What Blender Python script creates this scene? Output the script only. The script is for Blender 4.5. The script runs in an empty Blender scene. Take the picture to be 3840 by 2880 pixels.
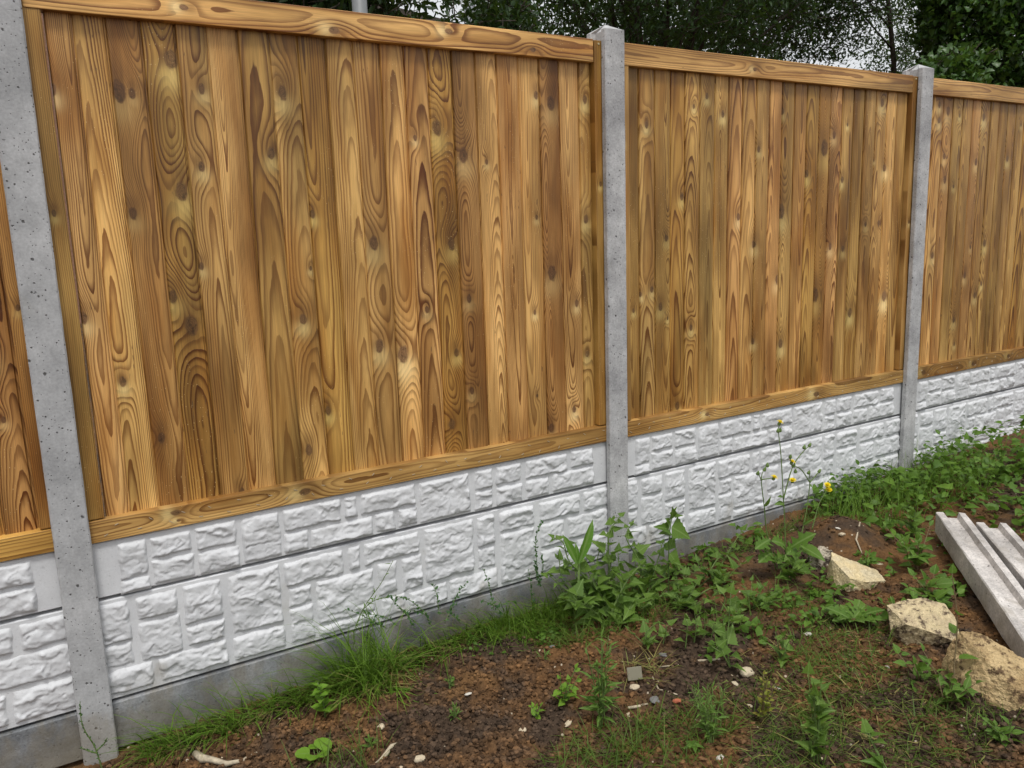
import bpy, bmesh, math, random
import numpy as np
from mathutils import Vector, Matrix

random.seed(7); RNG = np.random.default_rng(7)
scn = bpy.context.scene
COL = scn.collection

# ------------------------------------------------------------------ camera
CAM = np.array([-0.0981, -2.4465, 1.2766]); FPX = 3124.2
yaw, pitch, roll = (math.radians(a) for a in (31.532, 10.274, -1.939))
_f = np.array([math.sin(yaw)*math.cos(pitch), math.cos(yaw)*math.cos(pitch), -math.sin(pitch)])
_r0 = np.array([math.cos(yaw), -math.sin(yaw), 0.0]); _u0 = np.cross(_r0, _f)
CR = _r0*math.cos(roll) + _u0*math.sin(roll); CU = -_r0*math.sin(roll) + _u0*math.cos(roll)
cd = bpy.data.cameras.new('camera'); cam = bpy.data.objects.new('camera', cd); COL.objects.link(cam)
cd.sensor_width = 36.0; cd.lens = FPX/3840*36; cd.clip_end = 2000; cd.clip_start = 0.05
cam.matrix_world = Matrix(((CR[0], CU[0], -_f[0], CAM[0]), (CR[1], CU[1], -_f[1], CAM[1]), (CR[2], CU[2], -_f[2], CAM[2]), (0, 0, 0, 1)))
scn.camera = cam

# ------------------------------------------------------------------ world, sun, exposure (bright overcast)
SUN_EL, SUN_AZ = math.radians(64), math.radians(200)      # azimuth clockwise from +Y: behind and slightly left of the camera
w = bpy.data.worlds.new('World'); scn.world = w; w.use_nodes = True
nt = w.node_tree; nt.nodes.clear()
sky = nt.nodes.new('ShaderNodeTexSky'); sky.sky_type = 'NISHITA'; sky.sun_disc = False
sky.sun_elevation = SUN_EL; sky.sun_rotation = SUN_AZ; sky.air_density = 1.0; sky.dust_density = 6.0; sky.ozone_density = 1.0
hs = nt.nodes.new('ShaderNodeHueSaturation'); hs.inputs['Saturation'].default_value = 0.22
cl = nt.nodes.new('ShaderNodeMix'); cl.data_type = 'RGBA'; cl.inputs[0].default_value = 0.75; cl.inputs[7].default_value = (4.5, 4.6, 4.75, 1)   # even cloud sheet over the sky
bg = nt.nodes.new('ShaderNodeBackground'); bg.inputs['Strength'].default_value = 0.15
wo = nt.nodes.new('ShaderNodeOutputWorld')
nt.links.new(sky.outputs[0], hs.inputs['Color']); nt.links.new(hs.outputs[0], cl.inputs[6]); nt.links.new(cl.outputs[2], bg.inputs['Color']); nt.links.new(bg.outputs[0], wo.inputs[0])
sd = bpy.data.lights.new('sun', 'SUN'); sd.energy = 1.5; sd.angle = math.radians(12); sd.color = (1, .97, .93)
sun = bpy.data.objects.new('sun', sd); COL.objects.link(sun)
_sd = Vector((math.sin(SUN_AZ)*math.cos(SUN_EL), math.cos(SUN_AZ)*math.cos(SUN_EL), math.sin(SUN_EL)))
sun.rotation_euler = (-_sd).to_track_quat('-Z', 'Y').to_euler()
vs = scn.view_settings; vs.view_transform = 'Standard'; vs.look = 'None'; vs.gamma = 1; vs.exposure = 0.36; vs.use_curve_mapping = False
scn.cycles.max_bounces = 4; scn.cycles.use_adaptive_sampling = True; scn.cycles.adaptive_threshold = 0.02; scn.cycles.diffuse_bounces = 2; scn.cycles.transparent_max_bounces = 4

# ------------------------------------------------------------------ pixel helpers (photo pixels 3840 x 2880 -> points)
def ray(px, py): return CR*((px-1920)/FPX) + CU*((1440-py)/FPX) + _f
def at(px, py, Y):
    d = ray(px, py); return CAM + d*((Y-CAM[1])/d[1])
def pxm(P): return FPX/float((np.asarray(P)-CAM) @ _f)      # photo pixels per metre at a point

# ------------------------------------------------------------------ numpy noise
_T = np.random.default_rng(3).random((256, 256)); _JX = np.random.default_rng(4).random((256, 256)); _JY = np.random.default_rng(5).random((256, 256))
def vn(x, y, s=0):
    x = np.asarray(x, float)+s*17.3; y = np.asarray(y, float)+s*9.7
    xi = np.floor(x).astype(int); yi = np.floor(y).astype(int); fx = x-xi; fy = y-yi
    fx = fx*fx*(3-2*fx); fy = fy*fy*(3-2*fy)
    a = _T[xi & 255, yi & 255]; b = _T[(xi+1) & 255, yi & 255]; c = _T[xi & 255, (yi+1) & 255]; d = _T[(xi+1) & 255, (yi+1) & 255]
    return (a+(b-a)*fx)*(1-fy) + (c+(d-c)*fx)*fy
def fbm(x, y, o=4, s=0):
    t = 0; a = .5
    for i in range(o): t = t+a*(vn(x*2**i, y*2**i, s+i)-.5); a *= .5
    return t
def worley(x, y, s=0):
    x = np.asarray(x, float)+s*31.7; y = np.asarray(y, float)+s*13.1
    xi = np.floor(x).astype(int); yi = np.floor(y).astype(int); f1 = np.full(np.shape(x), 9.); f2 = f1.copy(); idr = np.zeros(np.shape(x))
    for i in (-1, 0, 1):
        for j in (-1, 0, 1):
            a = (xi+i) & 255; b = (yi+j) & 255
            d = np.hypot(xi+i+_JX[a, b]-x, yi+j+_JY[a, b]-y)
            n = d < f1; f2 = np.where(n, f1, np.minimum(f2, d)); idr = np.where(n, _T[a, b], idr); f1 = np.where(n, d, f1)
    return f1, f2, idr

# ------------------------------------------------------------------ mesh helpers
class MB:
    def __init__(s): s.v = []; s.f = []
    def add(s, V, F):
        o = len(s.v); s.v.extend([tuple(map(float, p)) for p in V]); s.f.extend([tuple(i+o for i in f) for f in F]); return s
    def box(s, x0, x1, y0, y1, z0, z1):
        V = [(x, y, z) for x in (x0, x1) for y in (y0, y1) for z in (z0, z1)]
        return s.add(V, [(0, 1, 3, 2), (4, 6, 7, 5), (0, 4, 5, 1), (2, 3, 7, 6), (0, 2, 6, 4), (1, 5, 7, 3)])
    def tube(s, P, R, n=6):
        P = [np.asarray(p, float) for p in P]; V = []; F = []
        for i, p in enumerate(P):
            t = P[min(i+1, len(P)-1)]-P[max(i-1, 0)]; t = t/(np.linalg.norm(t)+1e-9)
            a = np.cross(t, (0.31, 0.22, .93)); a /= np.linalg.norm(a)+1e-9; b = np.cross(t, a)
            r = R[i] if hasattr(R, '__len__') else R
            for k in range(n):
                q = 2*math.pi*k/n; V.append(p+r*(math.cos(q)*a+math.sin(q)*b))
        for i in range(len(P)-1):
            for k in range(n): F.append((i*n+k, i*n+(k+1) % n, (i+1)*n+(k+1) % n, (i+1)*n+k))
        F.append(tuple(range(n-1, -1, -1))); F.append(tuple((len(P)-1)*n+k for k in range(n)))
        return s.add(V, F)
    def mesh(s, name, mat=None, smooth=False):
        m = bpy.data.meshes.new(name); m.from_pydata(s.v, [], s.f)
        if mat: m.materials.append(mat)
        if smooth: m.polygons.foreach_set('use_smooth', [True]*len(m.polygons))
        m.update(); return m
    def build(s, name, mat, parent=None, smooth=False): return link(name, s.mesh(name, mat, smooth), parent)
def link(name, data, parent=None, M=None):
    o = bpy.data.objects.new(name, data); COL.objects.link(o)
    if parent is not None: o.parent = parent
    if M is not None: o.matrix_local = M
    return o
def tag(o, label, cat, group=None):
    o['label'] = label; o['category'] = cat
    if group: o['group'] = group
    return o
def empty(name, loc, label, cat, group=None):
    o = link(name, None); o.location = loc; o.empty_display_size = .05
    return tag(o, label, cat, group)
def fixn(o):
    bm = bmesh.new(); bm.from_mesh(o.data); bmesh.ops.recalc_face_normals(bm, faces=bm.faces); bm.to_mesh(o.data); bm.free(); return o
def bevel(o, wdt, seg=1):
    m = o.modifiers.new('bevel', 'BEVEL'); m.width = wdt; m.segments = seg; m.limit_method = 'ANGLE'; m.angle_limit = math.radians(40); return o

# ------------------------------------------------------------------ node helpers
class NT:
    def __init__(s, name):
        s.mat = bpy.data.materials.new(name); s.mat.use_nodes = True; s.t = s.mat.node_tree; s.t.nodes.clear()
        s.out = s.t.nodes.new('ShaderNodeOutputMaterial'); s.bsdf = s.t.nodes.new('ShaderNodeBsdfPrincipled')
        s.t.links.new(s.bsdf.outputs[0], s.out.inputs[0])
    def n(s, typ, **k):
        nd = s.t.nodes.new(typ)
        for a, b in k.items(): setattr(nd, a, b)
        return nd
    def set(s, inp, v):
        if isinstance(v, E): s.t.links.new(v.o, inp)
        elif isinstance(v, bpy.types.NodeSocket): s.t.links.new(v, inp)
        else: inp.default_value = v
    def m(s, op, a, b=None, c=None):
        nd = s.n('ShaderNodeMath', operation=op); s.set(nd.inputs[0], a)
        if b is not None: s.set(nd.inputs[1], b)
        if c is not None: s.set(nd.inputs[2], c)
        return E(s, nd.outputs[0])
    def xyz(s, v):
        nd = s.n('ShaderNodeSeparateXYZ'); s.set(nd.inputs[0], v); return [E(s, o) for o in nd.outputs]
    def vec(s, x, y, z):
        nd = s.n('ShaderNodeCombineXYZ')
        for i, v in zip(nd.inputs, (x, y, z)): s.set(i, v)
        return nd.outputs[0]
    def noise(s, v, scale=1, detail=2, rough=.5, dist=0):
        nd = s.n('ShaderNodeTexNoise'); s.set(nd.inputs['Vector'], v)
        nd.inputs['Scale'].default_value = scale; nd.inputs['Detail'].default_value = detail; nd.inputs['Roughness'].default_value = rough; nd.inputs['Distortion'].default_value = dist
        return E(s, nd.outputs['Fac'])
    def vor(s, v, scale, feature='F1', rnd=1):
        nd = s.n('ShaderNodeTexVoronoi', feature=feature); s.set(nd.inputs['Vector'], v); nd.inputs['Scale'].default_value = scale; nd.inputs['Randomness'].default_value = rnd
        return E(s, nd.outputs['Distance']), nd.outputs.get('Color')
    def sst(s, v, a, b, lo=0., hi=1.):
        nd = s.n('ShaderNodeMapRange', interpolation_type='SMOOTHSTEP'); s.set(nd.inputs['Value'], v)
        for k, x in zip(('From Min', 'From Max', 'To Min', 'To Max'), (a, b, lo, hi)): s.set(nd.inputs[k], x)
        return E(s, nd.outputs[0])
    def mix(s, f, a, b, blend='MIX'):
        nd = s.n('ShaderNodeMix', data_type='RGBA', blend_type=blend); s.set(nd.inputs[0], f)
        for i, v in ((6, a), (7, b)):
            if isinstance(v, tuple) and len(v) == 3: v = (*v, 1)
            s.set(nd.inputs[i], v)
        return nd.outputs[2]
    def attr(s, name, kind='OBJECT'):
        return s.n('ShaderNodeAttribute', attribute_type=kind, attribute_name=name)
    def bump(s, h, strength, dist, normal=None):
        nd = s.n('ShaderNodeBump'); s.set(nd.inputs['Height'], h); nd.inputs['Strength'].default_value = strength; nd.inputs['Distance'].default_value = dist
        if normal is not None: s.set(nd.inputs['Normal'], normal)
        return nd.outputs[0]
    def tc(s, k='Object'): return s.n('ShaderNodeTexCoord').outputs[k]
    def fin(s, col, rough, normal=None, spec=.3):
        if isinstance(col, tuple) and len(col) == 3: col = (*col, 1)
        s.set(s.bsdf.inputs['Base Color'], col); s.set(s.bsdf.inputs['Roughness'], rough); s.bsdf.inputs['Specular IOR Level'].default_value = spec
        if normal is not None: s.set(s.bsdf.inputs['Normal'], normal)
        return s.mat
class E:
    def __init__(s, t, o): s.t = t; s.o = o
    def __add__(s, b): return s.t.m('ADD', s, b)
    __radd__ = __add__
    def __mul__(s, b): return s.t.m('MULTIPLY', s, b)
    __rmul__ = __mul__
    def __sub__(s, b): return s.t.m('SUBTRACT', s, b)
    def __rsub__(s, b): return s.t.m('SUBTRACT', b, s)
    def __truediv__(s, b): return s.t.m('DIVIDE', s, b)

# ------------------------------------------------------------------ materials
def wood_material():
    N = NT('treated_pine'); P = N.tc()
    x, y, z = N.xyz(P)
    sd_, sp, slope = N.xyz(N.attr('grain_a').outputs['Vector'])
    x0, d0, con = N.xyz(N.attr('grain_b').outputs['Vector'])
    tint = N.attr('tint').outputs['Color']; s10 = sd_*11.3
    n1 = N.noise(N.vec(x*5.0, s10, z*1.5), 1, 2)-.5
    n2 = N.noise(N.vec(x*26.0, s10+5.0, z*7.0), 1, 3)-.5
    nw = N.noise(N.vec(s10+9.0, s10, z*1.1), 1, 1)-.5
    D = N.m('ABSOLUTE', d0+slope*z+n1*.024+n2*.0060)
    dx = x-x0-nw*.05
    r = N.m('SQRT', dx*dx+D*D+.00002)
    ph = r/sp
    kmask = None; kring = None; halo = None; wob = (N.noise(N.vec(x*75.0, z*60.0, s10), 1, 2)-.5)*1.0
    for i in range(1, 5):
        kx, kz, kr = N.xyz(N.attr('k%d' % i).outputs['Vector'])
        rr = N.m('MAXIMUM', kr, .0004)
        ex = (x-kx)/rr; ez = (z-kz)/rr
        g = N.m('EXPONENT', (ex*ex*.13+ez*ez*.022)*-1.0)
        ph = ph + g*(rr/sp)*2.0
        d = N.m('SQRT', ex*ex*1.15+ez*ez*.42)+wob*.75
        mk = N.sst(d, 1.18, .80); hl = N.sst(d, 2.6, .9)
        # dark side of the grain's sheen above the knot, painted into the colour
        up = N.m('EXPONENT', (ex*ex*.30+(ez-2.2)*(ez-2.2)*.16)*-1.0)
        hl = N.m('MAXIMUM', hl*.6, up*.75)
        kmask = mk if kmask is None else N.m('MAXIMUM', kmask, mk)
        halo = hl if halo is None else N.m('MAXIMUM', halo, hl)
        rg = N.m('MINIMUM', d, 1.0)*mk; kring = rg if kring is None else N.m('MAXIMUM', kring, rg)
    fr = N.m('FRACT', ph)
    wn = N.n('ShaderNodeTexWhiteNoise', noise_dimensions='2D'); N.set(wn.inputs['Vector'], N.vec(N.m('FLOOR', ph), s10, 0.0))
    rv = E(N, wn.outputs['Value'])
    late = N.sst(fr, .30, .90)*N.sst(fr, 1.0, .95)*(rv*.6+.5)*con
    fib = N.noise(N.vec(x*420.0, s10, z*9.0), 1, 2)
    brd = N.noise(N.vec(x*14.0, s10+3.0, z*2.2), 1, 2)
    pale = N.mix(N.sst(brd, .35, .75), (.60, .365, .125), (.36, .172, .038))
    pale = N.mix(N.sst(N.noise(N.vec(x*9.0, s10+31.0, z*1.4), 1, 1), .56, .74)*.5, pale, (.28, .185, .060))
    dark = (.130, .042, .006)
    c = N.mix(N.m('MINIMUM', late, 1.0), pale, dark)
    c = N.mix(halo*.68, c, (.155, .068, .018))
    core = N.mix(N.sst(N.m('FRACT', kring*3.0+wob*1.2), .2, .8)*.6, (.20, .108, .048), (.085, .040, .017))
    core = N.mix(N.sst(N.noise(N.vec(x*110.0, s10+7.0, z*70.0), 1, 2), .5, .7)*.7, core, (.045, .022, .010))
    kc = N.mix(N.sst(kring+wob*.5, .70, 1.05)*N.sst(wob, -.35, .25, .25, .9), core, (.055, .026, .011))
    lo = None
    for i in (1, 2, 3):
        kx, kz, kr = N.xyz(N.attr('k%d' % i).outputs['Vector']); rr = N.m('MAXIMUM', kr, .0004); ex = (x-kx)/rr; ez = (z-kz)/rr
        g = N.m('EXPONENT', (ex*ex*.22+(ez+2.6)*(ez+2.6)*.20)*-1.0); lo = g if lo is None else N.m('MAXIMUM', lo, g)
    c = N.mix(lo*.75, c, (.74, .56, .25))  # pale sheen highlight below the knots, painted into the wood colour
    c = N.mix(kmask*.9, c, kc)
    lv = N.sst(N.noise(N.vec(x*11.0, s10+17.0, z*1.9), 1, 3, .55), .28, .72, .62, 1.28)
    c = N.mix(1.0, c, N.vec(lv, N.m('POWER', lv, 1.12), N.m('POWER', lv, 1.4)), 'MULTIPLY')
    c = N.mix(.95, c, tint, 'MULTIPLY')
    ff = N.sst(fib, .25, .75, .82, 1.1)
    c = N.mix(1.0, c, N.vec(ff, ff, ff), 'MULTIPLY')
    # resin flecks and saw dust caught in the grain
    dv, dc = N.vor(N.vec(x*1.0, y, z*.6), 130.0)
    ds = N.sst(dv, .14, .08)*N.sst(N.noise(N.vec(x*8.0, s10, z*3.0), 1, 2), .5, .66)
    c = N.mix(ds*.65, c, (.78, .60, .30))
    fl = N.sst(N.noise(N.vec(x*160.0, s10, z*24.0), 1, 2), .69, .74)*N.sst(N.noise(N.vec(x*6.0, s10+2.0, z*2.0), 1, 1), .5, .62)
    c = N.mix(fl*.7, c, (.09, .05, .025))
    b = N.bump(late*.5+fib*.5-kmask*.3, .35, .0012)
    return N.fin(c, N.sst(late, 0., 1., .50, .38), b, .42)

def concrete_material(name, ca, cb, pits=1.0, lines=0.0, rough=.9, coarse=0.0, grain_=.12):
    N = NT(name); P = N.tc(); x, y, z = N.xyz(P)
    big = N.noise(P, 5, 4); fine = N.noise(P, 140, 3, .65); mid = N.noise(P, 28, 3, .6)
    c = N.mix(N.sst(big, .3, .7), ca, cb)
    g = N.sst(fine, .25, .75, 1-grain_, 1+grain_*.8)*N.sst(mid, .25, .75, 1-grain_*.8, 1+grain_*.7)
    c = N.mix(1.0, c, N.vec(g, g, g), 'MULTIPLY')
    h = fine*.25+mid*.3
    pm = None
    for sc_, th, ns in ((30., .15, .50), (62., .19, .48), (120., .20, .46)):
        dv, dc = N.vor(N.vec(x, y+.37, z*.9), sc_)
        rn = E(N, N.n('ShaderNodeSeparateColor').outputs[0]); N.t.links.new(dc, rn.o.node.inputs[0])
        p = N.sst(dv+(fine-.5)*.16+(mid-.5)*.08, th, th*.45)*N.sst(rn, ns, ns+.04)
        pm = p if pm is None else N.m('MAXIMUM', pm, p)
    pm = pm*pits
    c = N.mix(pm*.8, c, (.045, .043, .04))
    h = h-pm*1.5
    if lines:
        ln = N.noise(N.vec(x*9.0, 2.0, z*120.0), 1, 2); ln = N.sst(ln, .70, .76)*N.sst(N.noise(N.vec(x*3.0, 1.0, z*5.0), 1, 2), .48, .6)*lines
        c = N.mix(ln*.75, c, (.12, .115, .11)); h = h-ln
    if coarse:
        h = h+N.noise(P, 45, 5, .7)*coarse
    wp = N.xyz(N.n('ShaderNodeNewGeometry').outputs['Position']); dn = N.noise(N.vec(wp[0]*9.0, 0.0, wp[2]*5.0), 1, 4, .65)
    c = N.mix(N.sst(dn-wp[2]*1.5, .46, .66)*.38, c, (.24, .20, .13))
    # mossy / rust-toned staining in shaped patches
    st = N.sst(N.noise(P, 3.1, 4, .6), .60, .74)
    c = N.mix(st*.28, c, (.30, .27, .20))
    return N.fin(c, rough, N.bump(h, .55, .004), .2)

def soil_material(name, crumbs=False):
    N = NT(name); P = N.n('ShaderNodeNewGeometry'); pos = P.outputs['Position']
    a = N.noise(pos, 1.9, 4, .6); b = N.noise(pos, 9, 4, .6); f = N.noise(pos, 90, 3, .65)
    c = N.mix(N.sst(a+(b-.5)*.6, .40, .62), (.058, .039, .026), (.130, .068, .028))
    c = N.mix(N.sst(b, .55, .8)*.6, c, (.070, .054, .040))
    c = N.mix(N.sst(N.noise(pos, 4.3, 3, .6), .60, .70)*.7, c, (.16, .088, .036))
    g = N.sst(f, .2, .8, .6, 1.35)
    if crumbs: g = g*N.sst(E(N, P.outputs['Random Per Island']), 0., 1., .5, 1.65)
    c = N.mix(1.0, c, N.vec(g, g, g), 'MULTIPLY')
    sv, sc_ = N.vor(pos, 55)
    rn = E(N, N.n('ShaderNodeSeparateColor').outputs[0]); N.t.links.new(sc_, rn.o.node.inputs[0])
    if not crumbs: c = N.mix(N.sst(sv, .26, .16)*N.sst(rn, .93, .95), c, (.42, .36, .27))
    return N.fin(c, .95, N.bump(f*.6+N.noise(pos, 260, 2)*.4, .7, .004), .15)

def leaf_material(name, c1, c2, c3, trans=.3, rough=.45, island=False, spec=.25):
    N = NT(name)
    if island: rn = E(N, N.n('ShaderNodeNewGeometry').outputs['Random Per Island'])
    else: rn = E(N, N.n('ShaderNodeObjectInfo').outputs['Random'])
    P = N.tc(); nz = N.noise(P, 35, 3)
    c = N.mix(rn, c1, c2); c = N.mix(N.sst(nz, .35, .75)*.45, c, c3)
    if not island:      # pale midrib and side veins in leaf space (y = length, x = width)
        x, y, z = N.xyz(P)
        ax = N.m('ABSOLUTE', x); vv = N.m('FRACT', (y-ax*.8)*7.0)
        vein = N.m('MAXIMUM', N.sst(ax, .035, .012), N.sst(vv, .12, .03)*.45)
        c = N.mix(vein*.55, c, (.22, .32, .10))
    N.fin(c, rough, N.bump(nz, .25, .01), spec)
    tr = N.n('ShaderNodeBsdfTranslucent'); N.set(tr.inputs[0], N.mix(.5, c, (.25, .42, .05)))
    mx = N.n('ShaderNodeMixShader'); mx.inputs[0].default_value = trans
    N.t.links.new(N.bsdf.outputs[0], mx.inputs[1]); N.t.links.new(tr.outputs[0], mx.inputs[2]); N.t.links.new(mx.outputs[0], N.out.inputs[0])
    return N.mat
def plain_material(name, c, rough=.6, spec=.3, var=0.15, scale=30, metal=0):
    N = NT(name); nz = N.noise(N.tc(), scale, 4, .6); g = N.sst(nz, .2, .8, 1-var, 1+var)
    N.bsdf.inputs['Metallic'].default_value = metal
    return N.fin(N.mix(1.0, c, N.vec(g, g, g), 'MULTIPLY'), rough, N.bump(nz, .3, .003), spec)
def stone_material(name, fresh, weather, dirt, bias=.5):
    N = NT(name); P = N.tc(); nz = N.xyz(N.n('ShaderNodeNewGeometry').outputs['Normal'])[2]
    a = N.noise(P, 14, 5, .65); b = N.noise(P, 60, 4, .7); d = N.noise(P, 25, 4, .7)
    c = N.mix(N.sst(a, .35, .65), fresh, weather)
    c = N.mix(N.sst(d, bias, bias+.12), c, dirt)
    g = N.sst(b, .2, .8, .75, 1.15); c = N.mix(1.0, c, N.vec(g, g, g), 'MULTIPLY')
    sv, _ = N.vor(P, 38); c = N.mix(N.sst(sv, .10, .04)*.8, c, (.10, .07, .05))
    return N.fin(c, .93, N.bump(a*.5+b*.5+d*.4, 1.0, .03), .2)

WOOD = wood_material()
POST = concrete_material('post_concrete', (.45, .455, .46), (.31, .315, .32), 1.0, .5)
POSTL = concrete_material('post_concrete_lined', (.50, .50, .50), (.31, .31, .315), 1.0, 1.0, .9, .3, .18)
BASEC = concrete_material('base_board_concrete', (.30, .31, .32), (.12, .127, .134), .4, 0, .9, .8, .22)
LYINGC = concrete_material('lying_post_concrete', (.62, .59, .56), (.40, .38, .36), .8, 0, .9, .7, .2)
WHITE = concrete_material('white_cast_concrete', (.64, .65, .66), (.56, .57, .585), .12, 0, .8, .22, .04)
SOIL = soil_material('soil'); CRUMB = soil_material('soil_crumbs', True)

# ------------------------------------------------------------------ ground
_GX = np.array([-60, -1.0, .05, 1.0, 1.85, 2.5, 3.5, 4.9, 6.5, 12, 60]); _GZ = np.array([-.17, -.165, -.152, -.138, -.108, -.072, -.005, .05, .10, .16, .3])
MOUND = [(at(3160, 1990, -.30), .20, .09), (at(2330, 2370, -.4), .25, .02), (at(1800, 2330, -.12), .18, .02)]
def gbase(x, y):
    z = np.interp(x, _GX, _GZ) + .030*fbm(x*1.7, y*1.7, 2, 2)*np.clip(-y/.3, 0, 1)
    for c, r, h in MOUND: z = z + h*np.exp(-((x-c[0])**2+(y-c[1])**2)/r**2*2)
    return z
def crumbmask(x, y): return np.clip((fbm(x*1.6+3, y*1.6, 3, 21)+.16)*3.2, 0, 1)
def gfine(x, y):
    z = gbase(x, y); m = crumbmask(x, y)
    f1, f2, i1 = worley(x*34+fbm(x*60, y*60, 2, 5)*.8, y*34, 1); dome = np.clip((f2-f1)*2.2, 0, 1)**.5
    g1, g2, i2 = worley(x*75, y*75, 2); dm2 = np.clip((g2-g1)*2.0, 0, 1)**.5
    b1, b2, i3 = worley(x*13+fbm(x*20, y*20, 2, 6), y*13, 3); dm3 = np.clip((b2-b1)*2.5, 0, 1)**.5
    z = z + (.35+.65*m)*(.016*dome*(.35+i1) + .009*dm2*(.3+i2)) + .024*dm3*i3*m + .022*fbm(x*8, y*8, 4, 9)
    return z-.014
xs = [-.7]
while xs[-1] < 6.6: xs.append(xs[-1] + .0056 + max(0, xs[-1]-2.0)*.0022)
ys = np.concatenate([np.arange(-2.3, -1.62, .02), np.arange(-1.62, .32, .0066)])
GXX, GYY = np.meshgrid(np.array(xs), ys, indexing='ij'); GZZ = gfine(GXX, GYY)
nx, ny = GXX.shape
co = np.stack([GXX, GYY, GZZ], -1).reshape(-1, 3)
ii, jj = np.meshgrid(np.arange(nx-1), np.arange(ny-1), indexing='ij'); a = (ii*ny+jj).ravel()
quads = np.stack([a, a+ny, a+ny+1, a+1], -1)
# coarse outer sheet to the horizon
ox = np.array([-400, -100, -30, -10, -4, -2, -.68, 0, .7, 1.4, 2.1, 2.8, 3.5, 4.2, 5, 5.8, xs[-1]-.02, 8, 12, 25, 60, 150, 400.]); oy = np.array([-400, -100, -30, -10, -5, -3.2, -2.28, -1.2, -.5, .30, 1, 2, 4, 8, 14, 25, 60, 150, 400.])
OX, OY = np.meshgrid(ox, oy, indexing='ij'); OZ = gbase(OX, np.minimum(OY, 0))-.012
co2 = np.stack([OX, OY, OZ], -1).reshape(-1, 3); base = len(co); q2 = []
for i in range(len(ox)-1):
    for j in range(len(oy)-1):
        if ox[i] >= -.69 and ox[i+1] <= xs[-1] and oy[j] >= -2.29 and oy[j+1] <= .31: continue
        k = base+i*len(oy)+j; q2.append((k, k+len(oy), k+len(oy)+1, k+1))
allco = np.concatenate([co, co2]); allq = np.concatenate([quads, np.array(q2)])
gm = bpy.data.meshes.new('ground'); gm.vertices.add(len(allco)); gm.vertices.foreach_set('co', allco.ravel())
gm.loops.add(len(allq)*4); gm.loops.foreach_set('vertex_index', allq.ravel().astype(np.int32)); gm.polygons.add(len(allq)); gm.polygons.foreach_set('loop_start', (np.arange(len(allq))*4).astype(np.int32)); gm.update(calc_edges=True)
gm.polygons.foreach_set('use_smooth', np.ones(len(allq), bool)); gm.materials.append(SOIL)
ground = link('ground', gm); ground['kind'] = 'structure'
def gz(x, y): return float(gbase(np.array([x]), np.array([y]))[0])+.004
def gp(px, py):
    d = ray(px, py); z = -.1
    for _ in range(12):
        p = CAM+d*((z-CAM[2])/d[2]); z = gz(p[0], min(p[1], .0))
    return CAM+d*((z-CAM[2])/d[2])

# loose crumbs of earth: one countless mass
_ico = bmesh.new(); bmesh.ops.create_icosphere(_ico, subdivisions=1, radius=1); ICV = np.array([v.co[:] for v in _ico.verts]); ICF = np.array([[v.index for v in f.verts] for f in _ico.faces]); _ico.free()
def crumb_cloud(name, pts, rad, mat):
    n = len(pts); V = ICV[None]*rad[:, None, None]*(1+.55*(RNG.random((n, len(ICV), 1))-.5))
    V = V*(np.array([1, 1, .7])+.5*(RNG.random((n, 1, 3))-.5)); ang = RNG.random(n)*6.28; c, s = np.cos(ang), np.sin(ang)
    X = V[..., 0]*c[:, None]-V[..., 1]*s[:, None]; Y = V[..., 0]*s[:, None]+V[..., 1]*c[:, None]
    V = np.stack([X, Y, V[..., 2]], -1)+pts[:, None, :]; F = (ICF[None]+(np.arange(n)*len(ICV))[:, None, None]).reshape(-1, 3)
    m = bpy.data.meshes.new(name); m.from_pydata(V.reshape(-1, 3).tolist(), [], F.tolist()); m.materials.append(mat); m.update()
    o = link(name, m); o['kind'] = 'stuff'; return o
u = RNG.random(90000)*3840; v = 1700+RNG.random(90000)*1250
d_ = CR[None]*((u-1920)/FPX)[:, None]+CU[None]*((1440-v)/FPX)[:, None]+_f[None]; z_ = np.full(len(u), -.1)
for _ in range(8):
    p_ = CAM+d_*((z_-CAM[2])/d_[:, 2])[:, None]; z_ = gbase(p_[:, 0], np.minimum(p_[:, 1], 0))
ok = (p_[:, 1] < -.012) & (p_[:, 0] < 6) & (p_[:, 1] > -2) & (RNG.random(len(u)) < .10+.9*crumbmask(p_[:, 0], p_[:, 1]))
P = p_[ok][:34000, :2]
rad = .0021+.0080*RNG.random(len(P))**3.0
pts = np.stack([P[:, 0], P[:, 1], gfine(P[:, 0], P[:, 1])+rad*.35], -1)
oc = crumb_cloud('soil_crumbs', pts, rad, CRUMB); oc['label'] = 'loose brown crumbs of dug earth over the bare soil'; oc['category'] = 'soil'

# ------------------------------------------------------------------ fence: dimensions (metres)
S = 1.88; ZB0, ZB1, ZT0, ZT1, ZPOST = .4735, .536, 1.862, 1.9395, 1.973
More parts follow.
